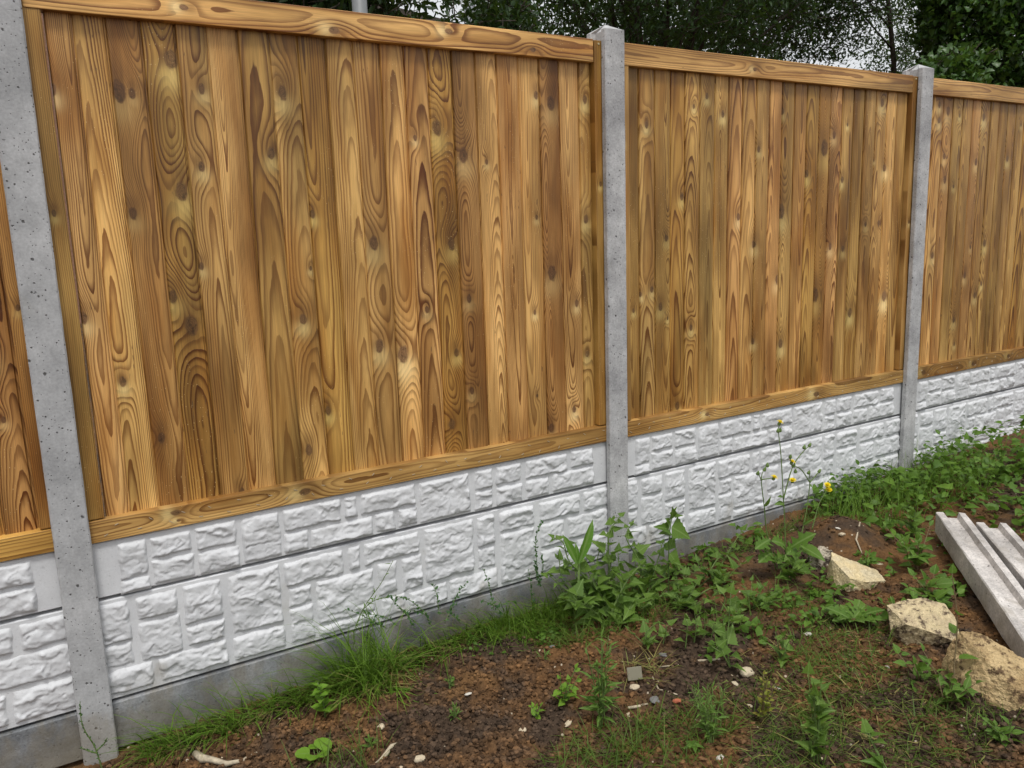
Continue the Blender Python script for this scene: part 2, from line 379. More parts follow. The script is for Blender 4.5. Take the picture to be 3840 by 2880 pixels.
# ---- posts
def post_section():
    h, fl, sl, dp, ch = .0445, .026, .021, .112, .004
    R_ = [(h-ch, 0), (h, ch), (h, fl-.003), (h-.003, fl), (h-sl, fl+.004), (h-sl, dp-fl-.004), (h-.003, dp-fl), (h, dp-fl+.003), (h, dp-ch), (h-ch, dp)]
    return R_ + [(-x_, y_) for x_, y_ in reversed(R_)]
def post_mesh(z0, z1, mat, seed, cap=True):
    mb = MB(); sec = post_section(); n = len(sec); rr = random.Random(seed); L = []
    zs = list(np.arange(z0, z1-.02, .05))+[z1]
    for z in zs:
        L += [(x_+rr.uniform(-.0006, .0006), y_+rr.uniform(-.0004, .0004), z) for x_, y_ in sec]
    F = []
    for i in range(len(zs)-1):
        for k in range(n): F.append((i*n+k, i*n+(k+1) % n, (i+1)*n+(k+1) % n, (i+1)*n+k))
    o = (len(zs)-1)*n
    if cap:
        L += [(0, .056, z1+.027)]; F += [(o+k, o+(k+1) % n, len(L)-1) for k in range(n)]
    else: F.append(tuple(o+k for k in range(n)))
    F.append(tuple(range(n-1, -1, -1)))
    mb.add(L, F); return mb.mesh('concrete_post', mat)
for i, (k, lab, mat) in enumerate(((0, 'smooth pitted grey concrete fence post with a thin seeding weed at its foot', POST),
                             (1, 'grey concrete fence post rising out of the broad leafy orache clump', POSTL),
                             (2, 'grey concrete fence post standing in thick green ground cover beside the ivy-clad tree', POSTL))):
    o = link('concrete_post', post_mesh(-.75, ZPOST, mat, i)); o.location = (k*S, 0, 0); tag(o, lab, 'fence post', 'concrete fence posts')
    fixn(o)

# ---- wood pieces
PAL = {'p': (1.08, 1.05, .98), 'c': (1.24, 1.22, 1.20), 't': (.88, .85, .76), 'r': (.72, .60, .50), 'o': (.70, .67, .50), 'g': (.88, .82, .56), 'd': (.55, .49, .38), 'k': (1.00, .90, .84), 'n': (.74, .62, .42), 'v': (.84, .83, .70), 'w': (.98, 1.0, .98)}
wr = random.Random(11)
def grain(o, pal, knots=(), sp=None, con=None, slope=None, d0=None):
    t = PAL[pal]; j = wr.uniform(.93, 1.07)
    o['tint'] = [t[0]*j, t[1]*j*wr.uniform(.97, 1.03), t[2]*j*wr.uniform(.94, 1.06)]
    o['grain_a'] = [wr.uniform(0, 9), sp or wr.choice((.0032, .0040, .0052, .0070))*wr.uniform(.9, 1.15), slope if slope is not None else wr.choice((-1, 1))*wr.uniform(.012, .045)]
    o['grain_b'] = [wr.uniform(-.022, .022) if d0 is None else .09, d0 or wr.uniform(.012, .05), con or wr.uniform(.68, 1.0)]
    for i in range(4):
        o['k%d' % (i+1)] = list(knots[i]) if i < len(knots) else [0., -9., 0.]
    return o
def board_mesh(wd, ht):
    c = .0050; t = .018
    sec = [(-wd/2+.0025, c+.0014), (-wd/2+c, .0014), (-wd*.36, .0003), (-wd*.15, 0), (wd*.15, 0), (wd*.36, .0003), (wd/2-c, .0014), (wd/2-.0025, c+.0014), (wd/2-.0025, t*.45), (wd/2+.007, t*.45), (wd/2+.007, t*.75), (wd/2-.0025, t*.75), (wd/2-.0025, t), (-wd/2+.0025, t)]
    n = len(sec); V = [(x_, y_, z_) for z_ in (0, ht) for x_, y_ in sec]
    F = [(k, (k+1) % n, n+(k+1) % n, n+k) for k in range(n)]+[tuple(range(n-1, -1, -1)), tuple(range(n, 2*n))]
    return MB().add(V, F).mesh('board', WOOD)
def rail(name, parent, off, x0, x1, y0, y1, z0, z1, pal, knots=(), horiz=True, **k):
    """timber of rectangular section; local z runs along its length, local x across its face"""
    if horiz:
        Ln, Wd = x1-x0, z1-z0; M = Matrix(((0, 0, 1, x0), (0, 1, 0, y0), (-1, 0, 0, (z0+z1)/2), (0, 0, 0, 1)))
    else:
        Ln, Wd = z1-z0, x1-x0; M = Matrix(((1, 0, 0, (x0+x1)/2), (0, 1, 0, y0), (0, 0, 1, z0), (0, 0, 0, 1)))
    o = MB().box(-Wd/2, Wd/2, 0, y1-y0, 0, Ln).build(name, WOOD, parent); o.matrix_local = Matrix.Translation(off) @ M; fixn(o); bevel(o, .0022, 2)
    return grain(o, pal, knots, **k)
# knots seen in the photograph: zoom tile offset and radius in tile pixels
Z = {1: (0, 0), 2: (960, 0), 3: (1920, 0), 4: (2880, 0), 5: (0, 720), 6: (960, 720), 7: (1920, 720), 8: (2880, 720), 11: (0, 1440), 12: (960, 1440), 13: (1920, 1440)}
KN = [(1, 450, 770, 38), (1, 1030, 790, 62), (1, 1140, 805, 30), (1, 1480, 510, 60), (1, 1740, 770, 30), (1, 1740, 1440, 30), (1, 1570, 1650, 55), (2, 230, 800, 42), (2, 130, 1325, 36), (2, 1375, 1190, 18),
      (2, 1565, 1105, 48), (2, 1790, 1340, 46), (2, 1990, 1400, 16), (3, 210, 820, 25), (3, 335, 890, 42), (3, 630, 860, 26), (3, 1160, 1075, 22), (3, 1570, 920, 15), (3, 1685, 830, 20), (3, 1825, 985, 22), (3, 2130, 1290, 18),
      (4, 130, 960, 20), (4, 335, 1500, 26), (4, 490, 1280, 48), (4, 575, 1165, 22), (4, 690, 1075, 12), (4, 645, 1550, 20), (4, 985, 890, 24), (4, 1005, 1450, 24), (4, 915, 1385, 10), (4, 1560, 960, 28), (4, 1795, 1400, 22), (4, 1530, 1550, 24),
      (5, 1150, 185, 36), (5, 1495, 905, 40), (5, 1655, 1150, 62), (5, 720, 1090, 36), (5, 1060, 1640, 30), (5, 1740, 640, 24), (6, 490, 190, 26), (6, 1020, 440, 44), (6, 410, 1100, 34), (6, 1480, 1015, 22), (6, 1690, 450, 36),
      (6, 1840, 920, 26), (6, 1070, 1330, 40), (6, 1270, 1400, 52), (6, 1735, 1390, 26), (6, 475, 660, 15), (7, 215, 220, 15), (7, 640, 235, 26), (7, 345, 700, 46), (7, 200, 1040, 16), (7, 560, 960, 22), (7, 650, 1400, 20), (7, 1470, 40, 24),
      (7, 1330, 400, 22), (7, 1110, 885, 16), (7, 1205, 840, 20), (7, 1280, 990, 26), (7, 1340, 1090, 12), (7, 1050, 1025, 15), (7, 1545, 1170, 20), (7, 1960, 215, 24), (7, 2090, 450, 26), (7, 2080, 1290, 20), (8, 120, 170, 42), (8, 80, 755, 28),
      (8, 110, 1310, 28), (8, 540, 470, 22), (8, 840, 280, 16), (8, 955, 270, 20), (8, 410, 890, 42), (8, 650, 490, 20), (8, 710, 1040, 28), (8, 1000, 900, 32), (8, 920, 1185, 12), (11, 30, 310, 22), (11, 1395, 465, 32), (11, 1420, 1000, 32),
      (11, 2090, 920, 20), (12, 625, 235, 28), (12, 1695, 350, 34), (12, 1865, 60, 22), (12, 460, 570, 36), (13, 220, 100, 13), (13, 340, 380, 30), (13, 540, 220, 22), (13, 1430, 190, 26)]
YB = .052
KW = []
for t, kx, ky, kr in KN:
    p = at(Z[t][0]+kx*.434, Z[t][1]+ky*.434, YB); KW.append((p[0], p[2], kr*.434/pxm(p)*.95))
ZBD0, ZBD1 = ZB1-.03, ZT0+.05
PANELS = [(-1, 'n', 'deeper orange timber fence panel whose edge shows beyond the thin weed at the post', 'ndnrgndtnrgndnrtngdnr'),
          (0, 'g', 'golden tongue and groove timber fence panel with boldly swirling grain on its top rail', 'pcrgtcopgptckgrckcrct'),
          (1, 'g', 'timber fence panel directly above the yellow flowering weed stalks', 'otogpvckptkvkgnktotpct'),
          (2, 'o', 'timber fence panel running off in front of the dark ivy-clad tree', 'tckvtkttovtgtovtkttgt')]
SEAM1 = [.09, .153, .231, .316, .403, .484, .569, .656, .74, .825, .91, .997, 1.077, 1.16, 1.246, 1.332, 1.414, 1.5, 1.586, 1.669, 1.755, 1.8065]
STAPLE = plain_material('staple_steel', (.46, .41, .31), .5, .4, .3, 200, .3)
SCREW = plain_material('screw_brass', (.75, .68, .45), .35, .5, .1, 200, .7)
smb = MB().box(-.0055, .0055, -.0012, .001, -.0008, .0008).mesh('staple', STAPLE)
for pi, (k, rp, lab, pals) in enumerate(PANELS):
    X0 = k*S; pr = random.Random(100+k)
    fp = empty('fence_panel', (X0, .03, ZB0), lab, 'fence panel', 'timber fence panels'); inv = Matrix.Translation(fp.location).inverted()
    if k == 0: seams = SEAM1
    else:
        n = len(pals); seams = [.088+(1.8065-.088)*0]; wds = [pr.uniform(.045, .075)]+[.085*pr.uniform(.965, 1.03) for _ in range(n-2)]
        for q in wds: seams.append(seams[-1]+q)
        seams[-1] = 1.7675 if k else seams[-1]; seams.append(1.8065)
        seams = [.088+(s_-.088)*1.0 for s_ in seams]
        # keep an even run of full boards
        full = np.linspace(seams[1], 1.8065, n)+np.array([0]+[pr.uniform(-.0025, .0025) for _ in range(n-2)]+[0]); seams = [.088]+list(full)
    for b in range(len(seams)-1):
        a0, a1 = seams[b], seams[b+1]; cx = (a0+a1)/2
        kn = [(X0_-cx, z_-ZBD0, r_) for X0_, z_, r_ in ((kx-X0, kz, kr) for kx, kz, kr in KW) if a0-.006 <= X0_ < a1+.002][:4]
        if k not in (0, 1) or not kn:
            for _ in range(pr.choice((0, 1, 2, 2, 3)) if k in (2, -1) else pr.choice((0, 0, 1))):
                if len(kn) < 4: kn.append((pr.uniform(-.035, .035), pr.uniform(.1, 1.35), pr.uniform(.005, .014)))
        o = link('board', board_mesh(a1-a0, ZBD1-ZBD0), fp)
        o.matrix_local = Matrix.Translation((cx, YB-.03+pr.uniform(-.0024, .0024), ZBD0-ZB0)) @ Matrix.Rotation(math.radians(pr.uniform(-.7, .7)), 4, 'Z')
        grain(o, pals[b % len(pals)], kn)
    def R(name, *a_, **kw):
        return rail(name, fp, (-X0, -.03, -ZB0), *a_, **kw)
    R('top_rail', X0+.048, X0+1.804, .028, .075, ZT0, ZT1, 'c' if k == 0 else 'p', [(.0, .38, .008), (.02, .80, .011), (-.012, 1.18, .009), (.018, 1.5, .008)] if k == 0 else [(pr.uniform(-.02, .02), pr.uniform(.3, 1.5), .007)], sp=.0072 if k == 0 else .006, con=1.0 if k == 0 else .7, slope=.012)
    lr = R('bottom_rail', X0+.030, X0+1.850, .025, .075, ZB0, ZB1, {0: 'w', 1: 'w', -1: 'g', 2: 'd'}[k], {0: [(-.012, .24, .009), (0.0, .62, .012), (.012, .245, .004)], 1: [(0, .46, .008), (.004, 1.15, .013)]}.get(k, [(.0, .1, .012), (.005, .55, .01), (0, .9, .01)]), sp=.006, con=.75, slope=.008)
    for x0, x1 in ((X0+.030, X0+.086), (X0+1.8095, X0+1.850)):
        R('stile', x0, x1, .0305, .075, ZB1+.003, ZT1-.002, 'o' if k == 0 else pr.choice('ontd'), [(0, pr.uniform(.4, 1.1), .006)], horiz=False, sp=.0045, slope=.002, d0=.02)
    for sx_ in (.062, 1.829):
        o = MB().tube([(sx_, .0002, ZT1-.014-ZB0), (sx_, -.0015, ZT1-.014-ZB0)], [.0042, .0036], 10).build('screw', SCREW, fp)
    for q in range(42 if k in (0, 1) else 24):
        if k == -1 and q < 21: continue
        b = q//2; o = link('staple', smb, lr); Lz = .05+b*.0855+(q % 2)*.032+pr.uniform(-.008, .008)
        o.matrix_local = Matrix.Translation(((-.012 if q % 2 else .013)+pr.uniform(-.004, .004), -.0002, Lz)) @ Matrix.Rotation(math.radians(90+pr.uniform(-55, 55)), 4, 'Y')

# ---- cast concrete gravel boards
TOPS = [(.110, .180, .350, .455), (.108, .180, .310, .345), (.194, .303, .394, .452), (.194, .306, .313, .382), (.320, .434, .388, .455), (.318, .436, .312, .376), (.452, .564, .316, .455), (.580, .762, .388, .455), (.577, .650, .318, .378), (.662, .866, .316, .375), (.780, .818, .388, .455), (.834, 1.022, .388, .455), (.880, .946, .318, .376), (.962, 1.026, .318, .376), (1.044, 1.234, .316, .456), (1.256, 1.326, .388, .455), (1.256, 1.326, .314, .378), (1.346, 1.450, .390, .455), (1.346, 1.450, .315, .378), (1.472, 1.654, .390, .455), (1.676, 1.778, .398, .458), (1.472, 1.568, .316, .380), (1.588, 1.778, .318, .385)]
SECS = [(.036, .116, .170, .284), (.036, .118, .096, .160), (.138, .246, .218, .284), (.138, .248, .092, .206), (.266, .372, .170, .284), (.266, .372, .100, .158), (.036, .164, .016, .084), (.182, .372, .016, .086), (.396, .550, .100, .284), (.396, .550, .014, .086), (.570, .758, .208, .284), (.574, .644, .140, .196), (.574, .646, .016, .128), (.664, .856, .052, .196), (.664, .856, .014, .044), (.778, .814, .214, .284), (.834, 1.030, .214, .284), (.878, .942, .096, .202), (.964, 1.034, .090, .204), (.878, .964, .014, .078), (.984, 1.078, .014, .076), (1.088, 1.126, .016, .080), (1.142, 1.332, .012, .080), (1.054, 1.240, .096, .284), (1.260, 1.328, .178, .284), (1.260, 1.328, .096, .166), (1.354, 1.500, .214, .284), (1.354, 1.500, .014, .200), (1.526, 1.710, .214, .284), (1.732, 1.846, .214, .284), (1.528, 1.636, .112, .200), (1.654, 1.846, .118, .200), (1.526, 1.674, .014, .098), (1.690, 1.846, .014, .102)]
def stone_mesh(rect, seed):
    """rock-faced block: irregular edge, broken facets; local origin at rectangle centre, front towards -y"""
    x0, x1, z0, z1 = rect; x0 -= .005; x1 += .005; z0 -= .005; z1 += .005; st = .0034; nX = max(8, int((x1-x0)/st)); nZ = max(6, int((z1-z0)/st))
    u = np.linspace(x0, x1, nX+1); v = np.linspace(z0, z1, nZ+1); Ux, Vz = np.meshgrid(u, v, indexing='ij')
    r = np.random.default_rng(seed); s_ = seed*3.1
    wx = Ux+.016*fbm(Ux*30, Vz*30, 3, s_); wz = Vz+.013*fbm(Ux*30+7, Vz*30, 3, s_)
    e = np.minimum(np.minimum(wx-x0, x1-wx), np.minimum(wz-z0, z1-wz))
    ed = np.clip(e/.013, 0, 1); ed = ed*ed*(3-2*ed)
    hh = np.full_like(Ux, .022); hx_, hz_ = (x1-x0)/2, (z1-z0)/2
    for _ in range(7):        # broken planes cutting the block
        cx, cz = r.uniform(x0, x1), r.uniform(z0, z1); gx, gz_ = r.normal(0, .17), r.normal(-.10, .34)
        hh = np.minimum(hh, .0170+r.uniform(-.003, .004)+gx*(wx-cx)+gz_*(wz-cz))
    hh = np.maximum(hh, .0075+.004*vn(wx*20, wz*24, s_))
    # chips, hollows and sharp breaks
    q = fbm(wx*17, wz*24, 3, s_+40); hh = hh+.013*q
    q2 = fbm(wx*34, wz*44, 3, s_+50); hh = hh-.010*np.abs(q2)+.0014
    f1, f2, idc = worley(wx*19+q*4, wz*30+q2*2, int(s_) % 50); hh = hh+.0085*(idc-.5)*np.clip((f2-f1)*4, 0, 1)
    hh = np.clip(hh*.88, .0035, .024)*ed-.0012*(1-ed)
    hh = np.where((Ux <= x0+1e-6) | (Ux >= x1-1e-6) | (Vz <= z0+1e-6) | (Vz >= z1-1e-6), -.0012, hh)
    V = np.stack([Ux-(x0+x1)/2, -hh, Vz-(z0+z1)/2], -1).reshape(-1, 3)
    i_, j_ = np.meshgrid(np.arange(nX), np.arange(nZ), indexing='ij'); a_ = (i_*(nZ+1)+j_).ravel()
    F = np.stack([a_, a_+nZ+1, a_+nZ+2, a_+1], -1)
    m = bpy.data.meshes.new('stone'); m.from_pydata(V.tolist(), [], F.tolist()); m.materials.append(WHITE); m.update()
    m.polygons.foreach_set('use_smooth', [True]*len(m.polygons)); return m
def slab(name, x0, x1, z0, z1, yf, mat, dep=.05):
    mb = MB(); c = .006
    sec = [(yf, z0+c*.4), (yf, z1-.0025), (yf+.0035, z1), (yf+dep, z1), (yf+dep, z0), (yf+c*.4, z0)]
    n = len(sec); xsn = list(np.linspace(x0, x1, 24)); V = [(x_, y_, z_) for x_ in xsn for y_, z_ in sec]; F = []
    for i in range(len(xsn)-1):
        for k in range(n): F.append((i*n+k, (i+1)*n+k, (i+1)*n+(k+1) % n, i*n+(k+1) % n))
    F += [tuple(range(n)), tuple((len(xsn)-1)*n+k for k in range(n-1, -1, -1))]
    return fixn(mb.add(V, F).build(name, mat))
TM = [(r_, stone_mesh(r_, 10+i)) for i, r_ in enumerate(TOPS)]; SM = [(r_, stone_mesh(r_, 60+i)) for i, r_ in enumerate(SECS)]
WHERE = {-1: 'left of the post with the thin weed', 0: 'under the swirling-grained fence panel', 1: 'behind the yellow flowering weed stalks', 2: 'half hidden by the thick green ground cover'}
YG = .036
for k in (-1, 0, 1, 2):
    X0 = k*S
    for nm, z0, z1, L in (('narrow', .3095, .4695, TM), ('wide', .001, .2990, SM)):
        t = slab('gravel_board', X0+.028, X0+1.852, z0, z1, YG, WHITE)
        tag(t, '%s white rock-faced gravel board %s' % ({'narrow': 'narrow upper', 'wide': 'wide lower'}[nm], WHERE[k]), 'gravel board', '%s rock-faced gravel boards' % nm)
        for r_, m in L:
            o = link('stone', m, t); o.location = (X0+(r_[0]+r_[1])/2, YG+.0006, (r_[2]+r_[3])/2)
    if k < 2:
        t = slab('base_board', X0+.028, X0+1.852, -.148, -.007, YG-.008, BASEC, .058)
        tag(t, 'plain dark grey concrete base board %s' % {-1: 'left of the post with the thin weed', 0: 'behind the fence-side grass tuft', 1: 'behind the yellow flowering weed stalks'}[k], 'gravel board', 'plain concrete base boards')

# ================================================================== behind the fence
BARK = plain_material('bark', (.055, .045, .035), .9, .15, .5, 40)
LAMPG = plain_material('lamp_post_paint', (.20, .21, .215), .5, .4, .15, 12)
LF_DARK = leaf_material('tree_leaf_dark', (.013, .034, .008), (.024, .052, .012), (.010, .024, .006), .15, .5, True)
LF_WIL = leaf_material('tree_leaf_willow', (.017, .042, .010), (.034, .070, .017), (.012, .029, .008), .18, .5, True)
LF_IVY = leaf_material('tree_leaf_ivy', (.032, .078, .012), (.060, .130, .020), (.018, .045, .009), .2, .4, True, .4)

def leaf_cloud(C, D, Nn, Ls, Ws, shape):
    """many leaves in one mesh: C base points, D direction, Nn normal, lengths, widths"""
    D = D/np.linalg.norm(D, axis=1, keepdims=True); B = np.cross(D, Nn); B /= np.linalg.norm(B, axis=1, keepdims=True)+1e-9; Nn = np.cross(B, D)
    if shape == 'lance': rows = [(0, .0, 0), (.35, .5, .02), (.72, .33, -.02), (1, 0, -.14)]
    elif shape == 'ivy': rows = [(0, .06, 0), (.12, .52, .03), (.35, .34, .02), (.55, .36, 0), (1, 0, -.12)]
    else: rows = [(0, 0, 0), (.3, .42, .04), (.65, .36, .0), (1, 0, -.12)]
    V = []; F = []
    n = len(C); nv = 0; parts = []
    for t, wv, zv in rows:
        mid = C+D*(Ls*t)[:, None]+Nn*(Ls*zv)[:, None]
        if wv == 0: parts.append([mid])
        else:
            off = B*(Ws*wv)[:, None]; up = Nn*(Ws*wv*.35)[:, None]
            parts.append([mid-off+up, mid, mid+off+up])
    allv = np.concatenate([np.stack(p, 1) for p in parts], 1); k = allv.shape[1]; idx = 0; f = []; st = []
    for p in parts: st.append(list(range(idx, idx+len(p)))); idx += len(p)
    for a_, b_ in zip(st[:-1], st[1:]):
        if len(a_) == 1: f += [(a_[0], b_[1], b_[0]), (a_[0], b_[2], b_[1])]
        elif len(b_) == 1: f += [(a_[0], a_[1], b_[0]), (a_[1], a_[2], b_[0])]
        else: f += [(a_[0], a_[1], b_[1], b_[0]), (a_[1], a_[2], b_[2], b_[1])]
    tri = []
    for q in f: tri += [(q[0], q[1], q[2])] + ([(q[0], q[2], q[3])] if len(q) == 4 else [])
    F = (np.array(tri)[None]+(np.arange(n)*k)[:, None, None]).reshape(-1, 3)
    return allv.reshape(-1, 3), F
def np_mesh(name, V, F, mat):
    m = bpy.data.meshes.new(name); m.vertices.add(len(V)); m.vertices.foreach_set('co', np.asarray(V, np.float32).ravel())
    m.loops.add(F.size); m.loops.foreach_set('vertex_index', F.ravel().astype(np.int32)); m.polygons.add(len(F)); m.polygons.foreach_set('loop_start', (np.arange(len(F))*F.shape[1]).astype(np.int32))
    m.materials.append(mat); m.update(calc_edges=True); return m
def make_tree(name, label, cat, foot, trunk, limbs, clusters, per, crad, Ls, Ws, shape, mat, droop, seed, tr=.07, bark=BARK):
    """trunk: list of points; limbs: list of polylines; clusters: array of centres"""
    r = np.random.default_rng(seed); foot = np.asarray(foot, float)
    t = empty(name, foot, label, cat)
    tb = MB().tube([np.asarray(p)-foot for p in trunk], list(np.linspace(tr, tr*.45, len(trunk))), 9).build('trunk', bark, t, True)
    tw = MB()
    for L in limbs: tw.tube([np.asarray(p)-foot for p in L], list(np.linspace(tr*.30, tr*.07, len(L))), 5)
    C = []; Dd = []
    tp = np.array(trunk)
    for c in clusters:
        # twig from the nearest upper limb point into the cluster
        n = max(3, int(per*r.uniform(.5, 1.4)))
        dirm = r.normal(0, 1, 3); dirm[2] = dirm[2]*.5-droop; dirm /= np.linalg.norm(dirm)
        ln = crad*r.uniform(.8, 1.7); tt = r.random(n)
        tw.tube([c-foot-dirm*ln*.5, c-foot+np.array([0, 0, .02]), c-foot+dirm*ln*.5], [.006, .004, .0015], 3)
        C.append(c+dirm*ln*(tt-.5)[:, None]+r.normal(0, crad*.22, (n, 3)))
        dd = dirm*.7+r.normal(0, .75, (n, 3)); dd[:, 2] -= droop*.6; Dd.append(dd)
    tw.build('branch', bark, t, True)['kind'] = 'stuff'
    C = np.concatenate(C); Dd = np.concatenate(Dd); n = len(C)
    Nn = r.normal(0, .6, (n, 3))+np.array([0, 0, 1.]); L_ = Ls*r.uniform(.6, 1.25, n); W_ = Ws*r.uniform(.7, 1.2, n)
    V, F = leaf_cloud(C, Dd, Nn, L_, W_, shape)
    o = link('crown', np_mesh('crown', V-foot, F, mat), t); o['kind'] = 'stuff'
    return t
def blob_pts(r, c, rad, n, hollow=.45):
    p = r.normal(0, 1, (n, 3)); p /= np.linalg.norm(p, axis=1, keepdims=True); q = (hollow+(1-hollow)*r.random(n))**.6
    return np.asarray(c)+p*q[:, None]*np.asarray(rad)
def px_cloud(r, n, x0, x1, y0, y1, Y0, Y1):
    return np.array([at(r.uniform(x0, x1), r.uniform(y0, y1), r.uniform(Y0, Y1)) for _ in range(n)])
r = np.random.default_rng(50)
# willow-leaved tree reaching over the middle of the fence
c0 = at(2480, -250, 4.6); g0 = np.array([c0[0]+.4, 5.4, -.1])
cl = blob_pts(r, c0+np.array([.1, 0, .3]), (2.25, 1.3, 1.75), 1150)
mid = g0+np.array([0, 0, 2.4])
limbs = [[mid+np.array([0, 0, r.uniform(-.9, .4)]), (mid+c)/2+r.normal(0, .15, 3), c] for c in cl[:40]]
make_tree('willow_tree', 'dark narrow-leaved tree overhanging the post with the orache clump', 'tree', g0, [g0, g0+np.array([.05, 0, 1.2]), mid, mid+np.array([-.1, 0, 2.0])], limbs, cl, 26, .32, .095, .028, 'lance', LF_WIL, .35, 51, .10)
# small dark tree with thin upright stem, sky showing through
c1 = at(3050, -60, 6.0); s0 = at(3352, 235, 6.0); g1 = np.array([s0[0]+.05, 6.0, -.05]); s1 = at(3330, 0, 6.0)
cl = blob_pts(r, c1+np.array([-.2, .2, .25]), (1.65, 1.2, 1.35), 1050, .2)
cl = np.concatenate([cl, px_cloud(r, 560, 2520, 3420, -260, 330, 5.4, 7.4)])
limbs = [[s0+(s1-s0)*r.uniform(0, 1.4), (s1+c)/2+r.normal(0, .12, 3), c] for c in cl[:12]]
make_tree('thin_tree', 'small dark tree with thin bare upright stem, sky showing through its leaves', 'tree', g1, [g1, g1*.4+s0*.6, s0, s1, s1+(s1-s0)*3], limbs, cl, 17, .3, .075, .030, 'lance', LF_DARK, .2, 52, .055)
# ivy-clad tree on the right
c2 = at(3800, 40, 4.3); g2 = np.array([c2[0]+.2, 4.6, 0])
cl = np.concatenate([blob_pts(r, c2+np.array([.25, .2, .2]), (1.42, 1.0, 1.7), 1250, .8), blob_pts(r, at(3560, 290, 3.6), (.45, .35, .35), 60, .3)])
limbs = [[g2+np.array([0, 0, r.uniform(1, 3)]), (g2+np.array([0, 0, 2])+c)/2, c] for c in cl[:24]]
make_tree('ivy_tree', 'dense glossy ivy-clad tree with no sky showing through, beyond the fence', 'tree', g2, [g2, g2+np.array([0, 0, 1.5]), g2+np.array([.1, 0, 3.5])], limbs, cl, 26, .26, .085, .085, 'ivy', LF_IVY, .5, 53, .14)
# dark hedge low behind the swirling-grained panel
hb = at(1150, 0, 3.4)
cl = np.concatenate([px_cloud(r, 520, 560, 1500, -420, 120, 3.2, 4.4), px_cloud(r, 70, 1790, 1990, -60, 170, 3.3, 4.2), px_cloud(r, 14, 1500, 1760, -100, 40, 3.3, 4.2)])
m_ = ~((cl[:, 2] > 1e9)); gh = np.array([hb[0], 3.8, -.1])
limbs = [[gh+np.array([r.uniform(-.5, .5), 0, r.uniform(.6, 1.6)]), (gh+np.array([0, 0, 1.5])+c)/2, c] for c in cl[:30]]
make_tree('elder_bush', 'dark broad-leaved bush rising behind the swirling-grained panel', 'bush', gh, [gh, gh+np.array([0, 0, .9]), gh+np.array([.1, 0, 2.2])], limbs, cl, 22, .30, .085, .038, 'ovate', LF_DARK, .3, 54, .07)
# far dense foliage that reads as one mass
fc = np.concatenate([blob_pts(r, at(2350, 250, 11.5), (5.2, 1.5, 2.6), 700, .1), blob_pts(r, at(3500, 200, 12.5), (3.2, 1.5, 3.0), 420, .1)])
cc = np.repeat(fc, 16, 0); cc = cc+r.normal(0, .33, cc.shape); dd = r.normal(0, 1, cc.shape); nn = r.normal(0, .5, cc.shape)+np.array([0, 0, 1.])
V, F = leaf_cloud(cc, dd, nn, r.uniform(.07, .15, len(cc)), r.uniform(.04, .08, len(cc)), 'ovate')
o = link('far_foliage', np_mesh('far_foliage', V, F, LF_DARK)); o['kind'] = 'stuff'; tag(o, 'mass of far dark foliage behind the trees beyond the fence', 'foliage')
# lamp post
lp = at(1349, 30, 2.9); mb = MB(); lpo = empty('lamp_post', (lp[0], lp[1], -.1), 'grey metal lamp column rising behind the swirling-grained panel', 'lamp post')
mb.tube([(0, 0, 0), (0, 0, 1.2), (0, 0, 1.25), (0, 0, 5.2)], [.075, .075, .052, .044], 14).build('column', LAMPG, lpo, True)
MB().tube([(0, 0, 5.19), (0, 0, 5.35), (.1, -.25, 5.5), (.2, -.6, 5.55)], [.03, .03, .028, .026], 8).build('arm', LAMPG, lpo, True)
fixn(MB().box(.12, .32, -1.05, -.55, 5.5, 5.6).build('lantern', LAMPG, lpo))
lq = at(1762, 30, 6.8)
fixn(tag(MB().tube([(lq[0], lq[1], -.1), (lq[0], lq[1], 6)], [.075, .065], 12).build('metal_pole', plain_material('galvanised', (.45, .48, .52), .5, .4, .1, 8)), 'pale blue-grey metal pole glimpsed through leaves beside the house roof', 'pole'))
# house with a tiled roof whose slope shows
ROOF = plain_material('roof_tile', (.075, .062, .055), .9, .2, .4, 9); BRICK = plain_material('house_brick', (.25, .14, .09), .9, .2, .3, 20)
ra, rb_ = at(1500, 30, 15.0), at(1735, 90, 15.0); ho = empty('house', (ra[0]-3, 15, -.2), 'far house whose dark tiled roof slope shows above the fence', 'house')
sl = (rb_[2]-ra[2])/(rb_[0]-ra[0]); hx = 3.0; apx = -1.6; ex = (rb_[0]-ra[0])+hx+.4
zr = lambda x_: ra[2]+.2+sl*(x_-hx)
mb = MB(); ze = zr(ex); za = zr(apx)
V = []
for y_ in (0, 7.0): V += [(2*apx-ex, y_, ze), (apx, y_, za), (ex, y_, ze), (2*apx-ex, y_, ze-.12), (apx, y_, za-.12), (ex, y_, ze-.12)]
F = [(0, 1, 7, 6), (1, 2, 8, 7), (3, 9, 10, 4), (4, 10, 11, 5), (0, 3, 4, 1), (1, 4, 5, 2), (6, 7, 10, 9), (7, 8, 11, 10), (0, 6, 9, 3), (2, 5, 11, 8)]
fixn(mb.add(V, F).build('roof', ROOF, ho))
Vw = []
for y_ in (.25, 6.75): Vw += [(2*apx-ex+.3, y_, 0), (ex-.3, y_, 0), (ex-.3, y_, ze-.10), (apx, y_, za-.16), (2*apx-ex+.3, y_, ze-.10)]
fixn(MB().add(Vw, [(0, 1, 2, 3, 4), (9, 8, 7, 6, 5), (0, 5, 6, 1), (1, 6, 7, 2), (4, 9, 5, 0), (2, 7, 8, 3), (3, 8, 9, 4)]).build('wall', BRICK, ho))

